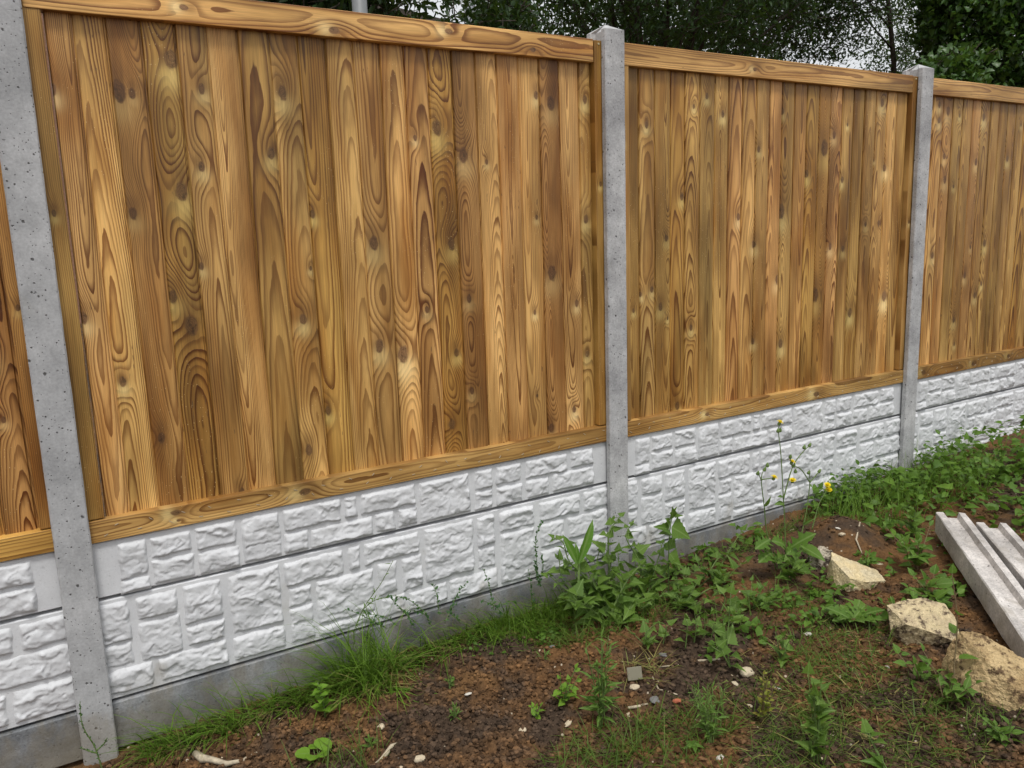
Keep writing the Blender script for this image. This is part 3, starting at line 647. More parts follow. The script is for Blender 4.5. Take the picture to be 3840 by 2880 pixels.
# ================================================================== in front of the fence
LIME1 = stone_material('limestone_cream', (.74, .60, .34), (.66, .57, .38), (.30, .17, .08), .66)
LIME2 = stone_material('limestone_dirty', (.70, .58, .35), (.52, .42, .27), (.13, .095, .065), .50)
LIME3 = stone_material('limestone_brown', (.60, .45, .24), (.40, .28, .14), (.14, .09, .05), .52)
LIME4 = stone_material('limestone_rubble', (.62, .56, .44), (.40, .34, .26), (.10, .08, .06), .48)
def hull_rock(name, pts, mat, label, amp=.006, cuts=3, cat='rock', rgh=28, M=None):
    bm = bmesh.new()
    for p in pts: bm.verts.new(p)
    res = bmesh.ops.convex_hull(bm, input=bm.verts[:])
    bmesh.ops.delete(bm, geom=list({v for v in res['geom_interior'] if isinstance(v, bmesh.types.BMVert)}), context='VERTS')
    bmesh.ops.triangulate(bm, faces=bm.faces[:])
    for _ in range(cuts): bmesh.ops.subdivide_edges(bm, edges=[e for e in bm.edges if e.calc_length() > .007], cuts=1); bmesh.ops.triangulate(bm, faces=bm.faces[:])
    bmesh.ops.recalc_face_normals(bm, faces=bm.faces); bm.normal_update()
    for v in bm.verts:
        n = v.normal; a_ = float(fbm(v.co.x*rgh+v.co.z*9, v.co.y*rgh+v.co.z*rgh*.8, 4, 3)); b_ = float(abs(fbm(v.co.x*rgh*2.7, v.co.y*rgh*2+v.co.z*60, 2, 8)))
        c_ = float(fbm(v.co.x*95+v.co.z*30, v.co.y*95+v.co.z*80, 2, 5)); v.co += n*(amp*(1.3*a_-1.5*b_+1.4*c_))
    m = bpy.data.meshes.new(name); bm.to_mesh(m); bm.free(); m.materials.append(mat)
    o = link(name, m); tag(o, label, cat)
    if M is not None: o.matrix_world = M
    return o
RX = Vector(CR).copy(); RX.z = 0; RX.normalize(); FY = Vector((-RX.y, RX.x, 0))       # right / away on the ground as seen in the photo
def ground_frame(px, py, dz=0, yawdeg=0):
    p = gp(px, py); M = Matrix(((RX.x, FY.x, 0, p[0]), (RX.y, FY.y, 0, p[1]), (0, 0, 1, p[2]+dz), (0, 0, 0, 1)))
    return M @ Matrix.Rotation(math.radians(yawdeg), 4, 'Z')
hull_rock('limestone_rock', [(-.10, .03, -.03), (-.085, .02, .085), (-.10, -.02, .075), (-.095, -.05, -.03), (-.03, .05, .045), (.10, .03, .0), (.095, -.055, -.005), (.0, -.10, .012), (-.06, -.10, .03), (.08, -.05, -.04), (.0, -.09, -.04), (-.06, -.095, -.03), (-.04, .08, -.03), (.02, -.03, .035)], LIME1, 'pale cream wedge of limestone with a smooth sloping face below the dirt mound', .004, 5, M=ground_frame(3205, 2165, .012))
hull_rock('rubble_lump', [(-.055, 0, -.02), (-.04, .03, .03), (-.02, -.03, .045), (.01, .03, .05), (.045, .0, .045), (.055, .02, .0), (.05, -.03, -.02), (-.03, -.04, -.02), (-.055, -.02, .02)], LIME4, 'knobbly whitish mortar lump behind the cream limestone wedge', .014, 4, M=ground_frame(3078, 2105), rgh=45)
hull_rock('limestone_rock', [(-.10, .06, -.03), (-.12, .02, .03), (-.115, .07, .10), (-.04, .09, .108), (.02, .10, .112), (.09, .07, .10), (.12, .05, .06), (.12, .01, -.03), (.08, -.02, -.03), (-.07, .0, -.03), (-.09, -.03, .075), (-.02, -.055, .058), (.06, -.075, .028), (.088, -.05, .045), (.1, .09, -.03)], LIME2, 'flat-topped dirty limestone block with a cream broken face beside the lying posts', .0055, 5, M=ground_frame(3475, 2402, .004) @ Matrix.Diagonal((.93, .93, .93, 1)))
hull_rock('limestone_rock', [(-.12, .10, -.03), (-.11, -.01, -.03), (-.10, .09, .08), (-.07, .08, .145), (-.02, .05, .155), (.04, .04, .115), (.10, -.05, .085), (.165, -.11, .055), (.175, -.03, -.03), (.02, -.14, -.03), (.13, -.18, -.03), (-.035, -.06, .0), (.03, -.12, .03), (.08, .1, -.03), (-.04, -.02, .10)], LIME3, 'largest brown jagged limestone rock leaning by the lying posts', .006, 5, M=ground_frame(3722, 2590, .012) @ Matrix.Diagonal((.95, .95, .95, 1)))

# concrete posts lying on the soil
def lying_mesh(L):
    hgt, wd, fl, sl_ = .092, .112, .027, .024
    sec = [(-wd/2, .004), (-wd/2+.004, 0), (wd/2-.004, 0), (wd/2, .004), (wd/2, hgt-.004), (wd/2-.004, hgt), (wd/2-fl, hgt), (wd/2-fl-.006, hgt-sl_), (-wd/2+fl+.006, hgt-sl_), (-wd/2+fl, hgt), (-wd/2+.004, hgt), (-wd/2, hgt-.004)]
    n = len(sec); ns = 30; rr = random.Random(5); V = [(x_+rr.uniform(-.0012, .0012), L*i/ns, z_+rr.uniform(-.0012, .0012)) for i in range(ns+1) for x_, z_ in sec]; F = []
    for i in range(ns):
        for k in range(n): F.append((i*n+k, i*n+(k+1) % n, (i+1)*n+(k+1) % n, (i+1)*n+k))
    F += [tuple(range(n-1, -1, -1)), tuple(ns*n+k for k in range(n))]
    return MB().add(V, F).mesh('lying_post', LYINGC)
lm = lying_mesh(2.0)
pa, pb = gp(3505, 2010), gp(3838, 2530); dv = Vector(pb-pa); dv.z = 0; dv.normalize(); side = Vector((-dv.y, dv.x, 0))
for i, (off, back, dz, yw, lab) in enumerate(((.055, 0, .0, 0, 'grey slotted concrete post lying beside the two largest rocks'), (.185, .08, -.012, 1.2, 'grey slotted concrete post lying on the far side of another lying post'))):
    o = link('lying_post', lm); p0 = Vector(pa)+side*off+dv*back
    za_, zb_ = gz(p0.x, p0.y), gz(*(p0+dv*1.9).xy)
    ax = Vector((dv.x, dv.y, (zb_-za_)/1.9)).normalized(); sx = Vector((dv.y, -dv.x, 0)).normalized(); up = sx.cross(ax)
    o.matrix_world = Matrix(((sx.x, ax.x, up.x, p0.x), (sx.y, ax.y, up.y, p0.y), (sx.z, ax.z, up.z, za_+.012+dz), (0, 0, 0, 1))) @ Matrix.Rotation(math.radians(yw), 4, 'Z')
    tag(o, lab, 'concrete post', 'spare concrete posts lying on the soil'); fixn(o)

# ---- pebbles, twigs and litter
PEB = [plain_material('pebble_%s' % a_, c_, .8, .3, .25, 60) for a_, c_ in (('cream', (.52, .44, .31)), ('white', (.58, .55, .48)), ('brown', (.26, .17, .10)), ('grey', (.16, .155, .15)), ('red', (.42, .13, .07)))]
pr = random.Random(77); bmv = []
for i in range(5):
    bm = bmesh.new(); bmesh.ops.create_icosphere(bm, subdivisions=2, radius=1)
    for v in bm.verts: v.co *= 1+.7*float(fbm(v.co.x*1.3+i*7+v.co.z, v.co.y*1.3+v.co.z, 2, i)); v.co.z *= .62
    m = bpy.data.meshes.new('pebble'); bm.to_mesh(m); bm.free(); bmv.append(m)
pv = {}
def pebble(px, py, r_, mi, lab=None):
    p = gp(px, py); key = (pr.randrange(5), mi)
    if key not in pv: m = bmv[key[0]].copy(); m.materials.append(PEB[mi]); m.name = 'pebble'; pv[key] = m
    o = link('pebble', pv[key]); zf = float(gfine(np.array([p[0]]), np.array([p[1]]))[0])
    o.location = (p[0], p[1], zf+r_*.08); o.rotation_euler = (pr.uniform(-.3, .3), pr.uniform(-.3, .3), pr.uniform(0, 6.3)); o.scale = (r_*pr.uniform(.9, 1.5), r_, r_*pr.uniform(.7, 1.1))
    nm = ('cream', 'white', 'brown', 'grey', 'red')[mi]
    tag(o, lab or 'small %s pebble lying on the bare soil' % nm, 'pebble', None if lab else 'small %s pebbles on the soil' % nm)
for a_ in ((1575, 2860, .016, 0, 'rounded cream pebble beside the pale split stick'), (1755, 2615, .010, 1), (1425, 2745, .014, 0, 'cream pebble below the large grass tuft'), (2355, 2675, .011, 0), (2540, 2645, .011, 4, 'small brick-red pebble on the soil below the cloudy plastic square'), (2380, 2582, .012, 0, 'cream pebble directly in front of the cloudy plastic square'), (2755, 2580, .013, 0, 'cream pebble below the single leafy orache stem'), (2700, 2840, .010, 1), (3025, 2375, .012, 1), (2910, 2580, .014, 1, 'largest whitish pebble near the pair of pale orache seedlings'), (3155, 2055, .014, 0, 'cream pebble on the flank of the dirt mound'), (3140, 2045, .010, 1, 'whitish pebble on the flank of the dirt mound'), (3300, 2100, .015, 0, 'pale pebble between the cream wedge and the leafy vine'), (2160, 2370, .010, 0), (2490, 2450, .014, 3, 'dark grey pebble above the cloudy plastic square'), (2460, 2630, .015, 3, 'flat grey pebble just beside the red pebble'), (2070, 2440, .010, 3), (2800, 2530, .022, 0, 'largest cream stone on the soil right of the leafy orache stem'), (3325, 2490, .010, 1), (1500, 2880, .010, 0), (2130, 2720, .010, 0), (1960, 2740, .010, 0), (2975, 1985, .014, 0), (2880, 2020, .012, 2)):
    pebble(*a_)
for _ in range(70):
    px, py = pr.uniform(700, 3700), pr.uniform(2150, 2875); p = gp(px, py)
    if p[1] > -.1 or p[1] < -1.9: continue
    pebble(px, py, .002+.005*pr.random()**2.5, pr.choice((0, 0, 0, 1, 2, 2, 3, 3)))
TWIG = plain_material('dry_twig', (.42, .36, .26), .85, .2, .3, 80); STRAW = plain_material('straw', (.50, .38, .18), .7, .3, .3, 60)
def stem_px(pl, lift=0, fine=True):
    out = []
    for px, py in pl:
        p = gp(px, py); out.append((p[0], p[1], float(gfine(np.array([p[0]]), np.array([p[1]]))[0])+lift))
    return out
for pl, r_, lab in (([(733, 2833), (760, 2858), (800, 2862), (850, 2872), (905, 2858), (965, 2830)], [.011, .012, .009, .008, .006, .003], 'thick pale crooked twig lying by the fence-side grass'),
                    ([(1390, 2885), (1430, 2845), (1470, 2815), (1495, 2790)], [.009, .008, .006, .004], 'pale split stick lying on the orange soil'),
                    ([(2700, 2478), (2620, 2482), (2560, 2495), (2470, 2505)], [.004, .004, .003, .002], 'long thin dry stem lying below the orache'),
                    ([(2440, 2530), (2470, 2580), (2500, 2605), (2540, 2620)], [.003, .003, .003, .002], 'thin dry root curling over the soil'),
                    ([(2355, 2660), (2390, 2648), (2430, 2636)], [.004, .005, .003], 'short pale twig beside the red pebble'),
                    ([(3225, 1955), (3212, 1985), (3235, 2020)], [.004, .004, .002], 'dark root poking out of the dirt mound')):
    fixn(tag(MB().tube(stem_px(pl, .006), r_, 6).build('twig', TWIG, None, True), lab, 'twig'))
GL = NT('cloudy_plastic'); GL.bsdf.inputs['Transmission Weight'].default_value = .25; GL.fin((.26, .24, .17), .25, None, .5)
o = MB().box(-.024, .024, -.0025, .0025, -.02, .02).build('plastic_tile', GL.mat); o.matrix_world = ground_frame(2380, 2550, .022, 10) @ Matrix.Rotation(math.radians(-22), 4, 'X'); bevel(fixn(o), .0015); tag(o, 'small square of cloudy plastic standing in the soil', 'plastic piece')

# ---- leaves (unit length along +y, width on x)
def leaf_template(name, rows, mat, fold=.3, curl=.25, wid=1.0):
    V = []; F = []
    for t, h in rows:
        z_ = -curl*t*t*.6+curl*.25*t
        V += [(-h*wid, t-(.0 if h < .3 else .03), z_+fold*h*wid), (0, t, z_), (h*wid, t-(.0 if h < .3 else .03), z_+fold*h*wid)]
    for i in range(len(rows)-1):
        a_ = i*3; F += [(a_, a_+1, a_+4, a_+3), (a_+1, a_+2, a_+5, a_+4)]
    return MB().add(V, F).mesh(name, mat, True)
OR_ = leaf_material('orache_leaf', (.070, .142, .017), (.125, .215, .030), (.12, .19, .048), .3, .45)
DOCK = leaf_material('dock_leaf', (.09, .21, .022), (.11, .24, .03), (.07, .17, .02), .35, .4)
BRT = leaf_material('bright_leaf', (.14, .28, .020), (.20, .36, .035), (.11, .24, .02), .35, .45)
MID = leaf_material('weed_leaf', (.070, .150, .018), (.12, .22, .030), (.06, .12, .016), .3, .5)
YEL = leaf_material('yellowing_leaf', (.22, .26, .03), (.30, .22, .04), (.18, .24, .03), .3, .5)
DEAD = leaf_material('dead_leaf', (.20, .085, .045), (.26, .12, .06), (.14, .06, .03), .1, .7)
STEM = plain_material('green_stem', (.11, .17, .045), .6, .3, .3, 60); STEMR = plain_material('reddish_stem', (.16, .12, .06), .6, .3, .3, 60)
orows = [(0, .04), (.03, .26), (.10, .47), (.15, .36), (.24, .37), (.28, .29), (.38, .31), (.43, .23), (.54, .22), (.60, .15), (.75, .11), (1, 0)]
LT = {'orache': [leaf_template('leaf', orows, OR_, f_, c_, w_) for f_, c_, w_ in ((.3, .3, 1), (.5, .5, .9), (.15, .1, 1.1), (.4, -.2, .95))],
      'dock': [leaf_template('leaf', [(0, .02), (.1, .05), (.25, .085), (.45, .11), (.65, .10), (.82, .065), (1, 0)], DOCK, .5, .15, 1.0)],
      'ovate': [leaf_template('leaf', [(0, .03), (.12, .18), (.3, .29), (.5, .29), (.7, .20), (.88, .08), (1, 0)], BRT, f_, c_) for f_, c_ in ((.25, .3), (.4, .5))],
      'oval_mid': [leaf_template('leaf', [(0, .03), (.12, .17), (.3, .27), (.5, .27), (.7, .18), (.88, .08), (1, 0)], MID, f_, c_) for f_, c_ in ((.25, .3), (.4, .5))],
      'lance': [leaf_template('leaf', [(0, .02), (.2, .09), (.45, .12), (.7, .08), (1, 0)], MID, .4, c_) for c_ in (.3, .6)],
      'round': [leaf_template('leaf', [(0, .05), (.02, .30), (.10, .45), (.22, .50), (.30, .54), (.42, .50), (.52, .52), (.66, .42), (.78, .38), (.88, .22), (.95, .08)], BRT, .12, .15)],
      'lobed': [leaf_template('leaf', [(0, .03), (.14, .05), (.18, .17), (.26, .06), (.34, .08), (.40, .24), (.50, .09), (.56, .10), (.64, .26), (.74, .12), (.82, .15), (1, 0)], MID, .35, .5, 1.1)],
      'bramble': [leaf_template('leaf', [(0, .03), (.08, .22), (.18, .30), (.22, .27), (.34, .36), (.38, .31), (.52, .33), (.56, .26), (.70, .22), (.74, .16), (.88, .08), (1, 0)], MID, .3, .3)],
      'yellow': [leaf_template('leaf', [(0, .03), (.15, .2), (.35, .3), (.6, .24), (.85, .1), (1, 0)], YEL, .3, .4)],
      'dead': [leaf_template('leaf', [(0, .03), (.12, .3), (.2, .2), (.35, .42), (.5, .22), (.62, .3), (.8, .1), (1, 0)], DEAD, .6, .9)]}
lr_ = random.Random(31)
def leaf(parent, kind, p, d, size, roll_=0, up=(0, 0, 1)):
    d = Vector(d).normalized(); u = Vector(up)+Vector((lr_.uniform(-.25, .25), lr_.uniform(-.4, .1), 0)); x_ = d.cross(u)
    if x_.length < 1e-3: x_ = Vector((1, 0, 0))
    x_.normalize(); z_ = x_.cross(d)
    M = Matrix(((x_.x, d.x, z_.x, p[0]), (x_.y, d.y, z_.y, p[1]), (x_.z, d.z, z_.z, p[2]), (0, 0, 0, 1))) @ Matrix.Rotation(roll_, 4, 'Y')
    o = link('leaf', lr_.choice(LT[kind]), parent); Lo = Vector(parent.location)
    o.matrix_local = Matrix.Translation(-Lo) @ M @ Matrix.Diagonal((size*lr_.uniform(.85, 1.15), size, size, 1)); return o
def catmull(P, n=5):
    P = [np.asarray(p, float) for p in P]
    if len(P) < 3: return [P[0]+(P[-1]-P[0])*t for t in np.linspace(0, 1, n+1)]
    out = []
    for i in range(len(P)-1):
        p0, p1, p2, p3 = P[max(i-1, 0)], P[i], P[i+1], P[min(i+2, len(P)-1)]
        for t in np.linspace(0, 1, n, endpoint=False): out.append(.5*((2*p1)+(p2-p0)*t+(2*p0-5*p1+4*p2-p3)*t*t+(3*p1-p0-3*p2+p3)*t**3))
    return out+[P[-1]]
def weed(name, label, cat, stems, kind, sizes, step=.03, mat=STEM, rad=.0022, first=.25, pet=.012, group=None, spread=.9):
    """stems: polylines of world points; leaves spring alternately from them"""
    b = Vector(stems[0][0]); t = empty(name, b, label, cat, group)
    for st in stems:
        mb = MB(); C = catmull(st, 5); L = [0]
        for a_, c_ in zip(C[:-1], C[1:]): L.append(L[-1]+float(np.linalg.norm(c_-a_)))
        mb.tube([c-np.array(b) for c in C], list(np.linspace(rad*1.25, rad*.5, len(C))), 5)
        s_ = L[-1]*first; sg = 1; q = lr_.uniform(0, 6.28)
        while s_ <= L[-1]:
            i = max(0, min(len(C)-2, int(np.searchsorted(L, s_))-1)); f_ = (s_-L[i])/max(1e-6, L[i+1]-L[i]); p = C[i]+(C[i+1]-C[i])*f_; tn = C[i+1]-C[i]; tn = tn/(np.linalg.norm(tn)+1e-9)
            q += 2.4; rv = np.array([math.cos(q), math.sin(q)*.8-.25, lr_.uniform(-.25, .45)]); d = rv*spread+tn*.55
            d = d/np.linalg.norm(d); pe = p+d*pet
            mb.tube([p-np.array(b), pe-np.array(b)+np.array([0, 0, .002])], [rad*.5, rad*.35], 4)
            frac = s_/L[-1]; leaf(t, kind, pe, d+np.array([0, 0, lr_.uniform(-.5, .15)]), lr_.uniform(*sizes)*(1.15-.65*frac*frac), lr_.uniform(-.5, .5)); s_ += step*lr_.uniform(.75, 1.3)
        d = C[-1]-C[-2]; leaf(t, kind, C[-1], d/np.linalg.norm(d)+np.array([.1, -.2, .2]), lr_.uniform(*sizes)*.6)
        mb.build('stem', mat, t, True)
    return t
R6 = lambda x_, y_: (1900+.788*x_, 1800+.788*y_)
R4 = lambda x_, y_: (2280+.5425*x_, 1400+.5425*y_)
R2 = lambda x_, y_: (1240+.4973*x_, 1640+.4973*y_)
def pl(f, pts_, Y, Y1=None):
    n = len(pts_); Y1 = Y if Y1 is None else Y1
    out = [at(*f(*p), Y+(Y1-Y)*i/max(1, n-1)) for i, p in enumerate(pts_)]
    g_ = gz(out[0][0], out[0][1]); out[0] = np.array([out[0][0], out[0][1], min(out[0][2], g_)]) if out[0][2] < g_+.06 else out[0]
    return out
B6 = [(440, 630), (480, 600), (520, 590)]
stems = [pl(R6, [(440, 640), (320, 560), (210, 460)], -.24, -.22), pl(R6, [(500, 640), (400, 490), (300, 390), (270, 300), (225, 275)], -.20, -.10), pl(R6, [(490, 630), (487, 420), (485, 260), (520, 200), (540, 175)], -.16, -.10),
         pl(R6, [(600, 640), (640, 420), (570, 280), (590, 215)], -.18, -.08), pl(R6, [(640, 640), (720, 380), (740, 300)], -.2, -.12), pl(R6, [(470, 640), (560, 500), (640, 400)], -.26), pl(R6, [(520, 650), (430, 520), (380, 420)], -.22, -.14),
         pl(R6, [(480, 640), (420, 480), (440, 340)], -.2, -.1), pl(R6, [(560, 640), (540, 480), (530, 340)], -.22, -.12), pl(R6, [(480, 640), (380, 600), (280, 570)], -.25), pl(R6, [(600, 650), (700, 570), (800, 520)], -.25), pl(R6, [(530, 650), (600, 600), (660, 560)], -.3), pl(R6, [(470, 650), (340, 480), (330, 420)], -.2, -.08), pl(R6, [(520, 650), (480, 520), (500, 380)], -.2, -.1), pl(R6, [(580, 650), (600, 500), (620, 330)], -.16, -.06), pl(R6, [(450, 650), (280, 500), (250, 380)], -.16, -.06), pl(R6, [(640, 650), (680, 500), (650, 400)], -.22, -.14)]
weed('orache_plant', 'broad clump of arrow-leaved orache sprawling around the concrete post foot', 'weed', stems, 'orache', (.042, .078), .019, STEM, .003, .08, .014)
t = weed('orache_plant', 'upright orache stalk topped by three large arrowhead leaves', 'weed', [pl(R6, [(768, 660), (770, 500), (772, 330), (778, 230), (790, 170)], -.2)], 'orache', (.05, .08), .05, STEM, .0028, .3)
for (bx, by), (tx, ty), sz in (((772, 235), (668, 208), .088), ((785, 225), (888, 282), .100), ((788, 180), (790, 108), .062), ((775, 350), (840, 440), .085), ((772, 205), (745, 165), .05)):
    a_, b_ = at(*R6(bx, by), -.21), at(*R6(tx, ty), -.24); leaf(t, 'orache', a_, b_-a_, sz, lr_.uniform(-.2, .2), (0, -.8, .6))
weed('orache_plant', 'long orache stem trailing right from the clump over dark soil', 'weed', [pl(R6, [(860, 560), (940, 490), (1010, 420), (1070, 320), (1120, 240)], -.25, -.12), pl(R6, [(980, 690), (1100, 610), (1250, 550), (1330, 520)], -.45, -.4), pl(R6, [(1000, 670), (1040, 560), (985, 520)], -.42), pl(R6, [(870, 560), (960, 520), (1060, 500)], -.3), pl(R6, [(900, 570), (1000, 380), (1090, 330)], -.2, -.14)], 'orache', (.04, .075), .036, STEM, .0028, .1)
weed('orache_plant', 'low dense orache seedling patch in front of the sprawling clump', 'weed', [pl(R6, [(850+40*i, 740), (860+42*i, 700), (850+45*i, 660-(i % 2)*25)], -.55) for i in range(6)]+[pl(R6, [(660, 760), (670, 720), (700, 690)], -.55), pl(R6, [(740, 760), (760, 700), (730, 680)], -.5)], 'orache', (.032, .055), .022, STEM, .002, .2)
weed('orache_plant', 'single leafy orache stem on bare soil above the pale pebbles', 'weed', [[gp(2742, 2520), gp(2742, 2520)+np.array([.0, .02, .08]), gp(2742, 2520)+np.array([.02, .03, .17]), gp(2742, 2520)+np.array([.035, .04, .24])], [gp(2745, 2520), gp(2745, 2520)+np.array([-.04, 0, .07]), gp(2745, 2520)+np.array([-.07, .02, .10])]], 'orache', (.045, .07), .03, STEM, .0024, .2)
t = empty('dock_plant', at(*R6(345, 400), -.2), 'two tall upright pointed dock leaves rising from the orache clump', 'weed')
for a_, b_, sz in (((340, 400), (408, 210), .165), ((335, 400), (272, 265), .125), ((338, 400), (330, 305), .075), ((345, 400), (356, 320), .07)):
    p0, p1 = at(*R6(*a_), -.21), at(*R6(*b_), -.20); leaf(t, 'dock', p0, p1-p0, sz, 0, (0, -1, .3))
MB().tube([(0, 0, .01), (0, .01, -.12), (0, .02, -.2)], [.004, .005, .005], 5).build('stem', STEM, t, True)

# ---- sow thistle with yellow flowers
YFL = plain_material('yellow_petal', (.88, .70, .02), .6, .2, .15, 90); BUD = plain_material('green_bud', (.12, .19, .05), .6, .3, .3, 90)
def flower(parent, p, up, open_, sz=.011):
    b = Vector(parent.location); up = Vector(up).normalized(); x_ = up.orthogonal().normalized(); y_ = up.cross(x_)
    prof = [(.25, -1.1), (.55, -.9), (.62, -.5), (.45, 0)] if open_ else [(.25, -1), (.6, -.8), (.62, -.3), (.35, .35), (.08, .75)]
    V = []; F = []; n = 8; c = np.array(p)-np.array(b)
    for r_, h in prof:
        for k in range(n): q = 6.283*k/n; V.append(c+sz*(np.array(x_)*math.cos(q)*r_+np.array(y_)*math.sin(q)*r_+np.array(up)*h))
    for i in range(len(prof)-1):
        for k in range(n): F.append((i*n+k, i*n+(k+1) % n, (i+1)*n+(k+1) % n, (i+1)*n+k))
    F.append(tuple((len(prof)-1)*n+k for k in range(n)))
    o = MB().add(V, F).build('flower_bud', BUD, parent, True)
    if open_:
        V = []; F = []
        for ring, (ln, lift) in enumerate(((1.25, .25), (.9, .6), (.5, .8))):
            for k in range(14):
                q = 6.283*(k+.5*ring)/14; d = np.array(x_)*math.cos(q)+np.array(y_)*math.sin(q); s_ = np.array(x_)*-math.sin(q)+np.array(y_)*math.cos(q); u = np.array(up)
                i = len(V); V += [c+sz*(d*.2-s_*.08), c+sz*(d*.2+s_*.08), c+sz*(d*ln+s_*.14+u*lift), c+sz*(d*ln-s_*.14+u*lift)]; F.append((i, i+1, i+2, i+3))
        MB().add(V, F).build('petals', YFL, o)
    return o
Y4 = -.33
def sow(label, stems, heads, leaves):
    b = Vector(pl(R4, stems[0], Y4)[0]); t = empty('sow_thistle', b, label, 'flowering weed', 'yellow flowered weeds')
    for st in stems:
        C = catmull(pl(R4, st, Y4), 5); MB().tube([c-np.array(b) for c in C], list(np.linspace(.0027, .0014, len(C))), 6).build('stem', STEM, t, True)
    for (x_, y_), op in heads: flower(t, at(*R4(x_, y_), Y4), (lr_.uniform(-.3, .3), lr_.uniform(-.5, 0), 1), op)
    for (x_, y_), (x2, y2), sz, kd in leaves:
        p0, p1 = at(*R4(x_, y_), Y4), at(*R4(x2, y2), Y4-.05); leaf(t, kd, p0, p1-p0, sz, 0, (0, -.5, .8))
    return t
sow('tallest yellow-flowered weed stalk with one open flower at its tip', [[(1230, 1275), (1222, 1050), (1210, 820), (1195, 560), (1178, 400), (1187, 350)], [(1212, 870), (1275, 650), (1350, 540), (1397, 500)], [(1275, 650), (1262, 600), (1262, 580)]],
    [((1188, 340), True), ((1176, 392), False), ((1190, 388), False), ((1397, 492), False), ((1358, 506), False), ((1272, 612), True), ((1262, 572), False), ((1276, 740), True)], [((1212, 860), (1150, 835), .07, 'lance'), ((1215, 900), (1120, 900), .09, 'lance'), ((1228, 1200), (1150, 1130), .13, 'lobed'), ((1230, 1230), (1330, 1160), .14, 'lobed'), ((1228, 1260), (1140, 1290), .12, 'lobed'), ((1232, 1260), (1320, 1330), .13, 'lobed')])
sow('short yellow-flowered weed stalk forking into buds and one side flower', [[(1165, 1320), (1100, 1110), (1080, 920), (1060, 740), (1075, 670), (1100, 632)], [(1060, 740), (1040, 692)], [(1060, 735), (1145, 722)]],
    [((1102, 630), False), ((1085, 660), False), ((1038, 686), False), ((1148, 720), True)], [((1080, 920), (1140, 850), .06, 'lance'), ((1120, 1150), (1040, 1190), .13, 'lobed'), ((1140, 1240), (1060, 1280), .13, 'lobed'), ((1165, 1300), (1260, 1300), .12, 'lobed')])
sow('leaning yellow-flowered weed stalk with drooping bud branches', [[(1320, 1190), (1370, 960), (1395, 760), (1390, 690)], [(1395, 755), (1340, 670), (1290, 640)], [(1395, 755), (1450, 690), (1462, 670)], [(1410, 1080), (1460, 900), (1520, 800)]],
    [((1390, 682), False), ((1296, 672), False), ((1287, 634), False), ((1463, 672), False), ((1516, 772), True), ((1525, 806), True)], [((1350, 1050), (1420, 1000), .06, 'lance'), ((1325, 1190), (1450, 1310), .14, 'lobed'), ((1325, 1190), (1400, 1230), .12, 'oval_mid'), ((1325, 1180), (1250, 1240), .12, 'lobed')])

# ---- knotgrass sprigs: thin stems with many tiny leaves
KNOT = leaf_material('knotgrass_leaf', (.035, .095, .03), (.06, .14, .045), (.03, .07, .03), .25, .5, True)
def sprigs(name, label, cat, stems, lsz=.014, step=.0075, mat=KNOT, shape='ovate', rad=.0013, smat=STEM, wr_=.34, group=None, seed=5):
    r_ = np.random.default_rng(seed); b = np.asarray(stems[0][0], float); t = empty(name, b, label, cat, group); mb = MB(); C = []; D = []
    for st in stems:
        Q = catmull(st, 6); mb.tube([q-b for q in Q], list(np.linspace(rad, rad*.5, len(Q))), 4)
        for a_, c_ in zip(Q[:-1], Q[1:]):
            L = np.linalg.norm(c_-a_); n = max(1, int(L/step+r_.random()))
            for k in range(n):
                C.append(a_+(c_-a_)*r_.random()-b); d = r_.normal(0, 1, 3); D.append(d/np.linalg.norm(d)*.9+(c_-a_)/(L+1e-9)*.8)
    n = len(C); V, F = leaf_cloud(np.array(C), np.array(D), r_.normal(0, .5, (n, 3))+np.array([0, -.4, .9]), lsz*r_.uniform(.5, 1.3, n), lsz*wr_*2*r_.uniform(.7, 1.2, n), shape)
    mb.build('stem', smat, t, True); o = link('leaves', np_mesh('leaves', V, F, mat), t); o['kind'] = 'stuff'; return t
sprigs('knotgrass', 'wiry knotgrass with arching small-leaved sprigs against the base board', 'weed', [pl(R2, q, -.05, -.02) for q in ([(420, 1440), (230, 1340), (110, 1295)], [(720, 1330), (580, 1220), (430, 1190)], [(640, 1400), (520, 1280), (450, 1210)], [(820, 1340), (795, 1170), (760, 1100)], [(900, 1300), (970, 1160), (1035, 1085)], [(500, 1420), (400, 1350), (260, 1330)], [(760, 1420), (700, 1330), (560, 1300)], [(860, 1400), (900, 1310), (950, 1250)], [(640, 1440), (600, 1380), (570, 1330)], [(980, 1400), (900, 1330), (830, 1330)])], seed=61)
sprigs('knotgrass', 'tall knotgrass sprigs standing at the left edge of the orache clump', 'weed', [pl(R2, q, -.05, -.03) for q in ([(1230, 1300), (1190, 1100), (1150, 995)], [(1540, 1330), (1510, 1120), (1490, 1010)], [(1250, 1300), (1320, 1250), (1400, 1230)], [(1300, 1330), (1220, 1260), (1130, 1230)])], seed=62)
sprigs('dark_sprig', 'dark upright sprig of tight small leaves left of the dock leaves', 'weed', [pl(R2, q, -.06) for q in ([(1580, 1130), (1550, 900), (1552, 740), (1600, 638)], [(1580, 1100), (1600, 960), (1590, 900)], [(1570, 1120), (1545, 1000), (1540, 930)])], .013, .005, seed=63)
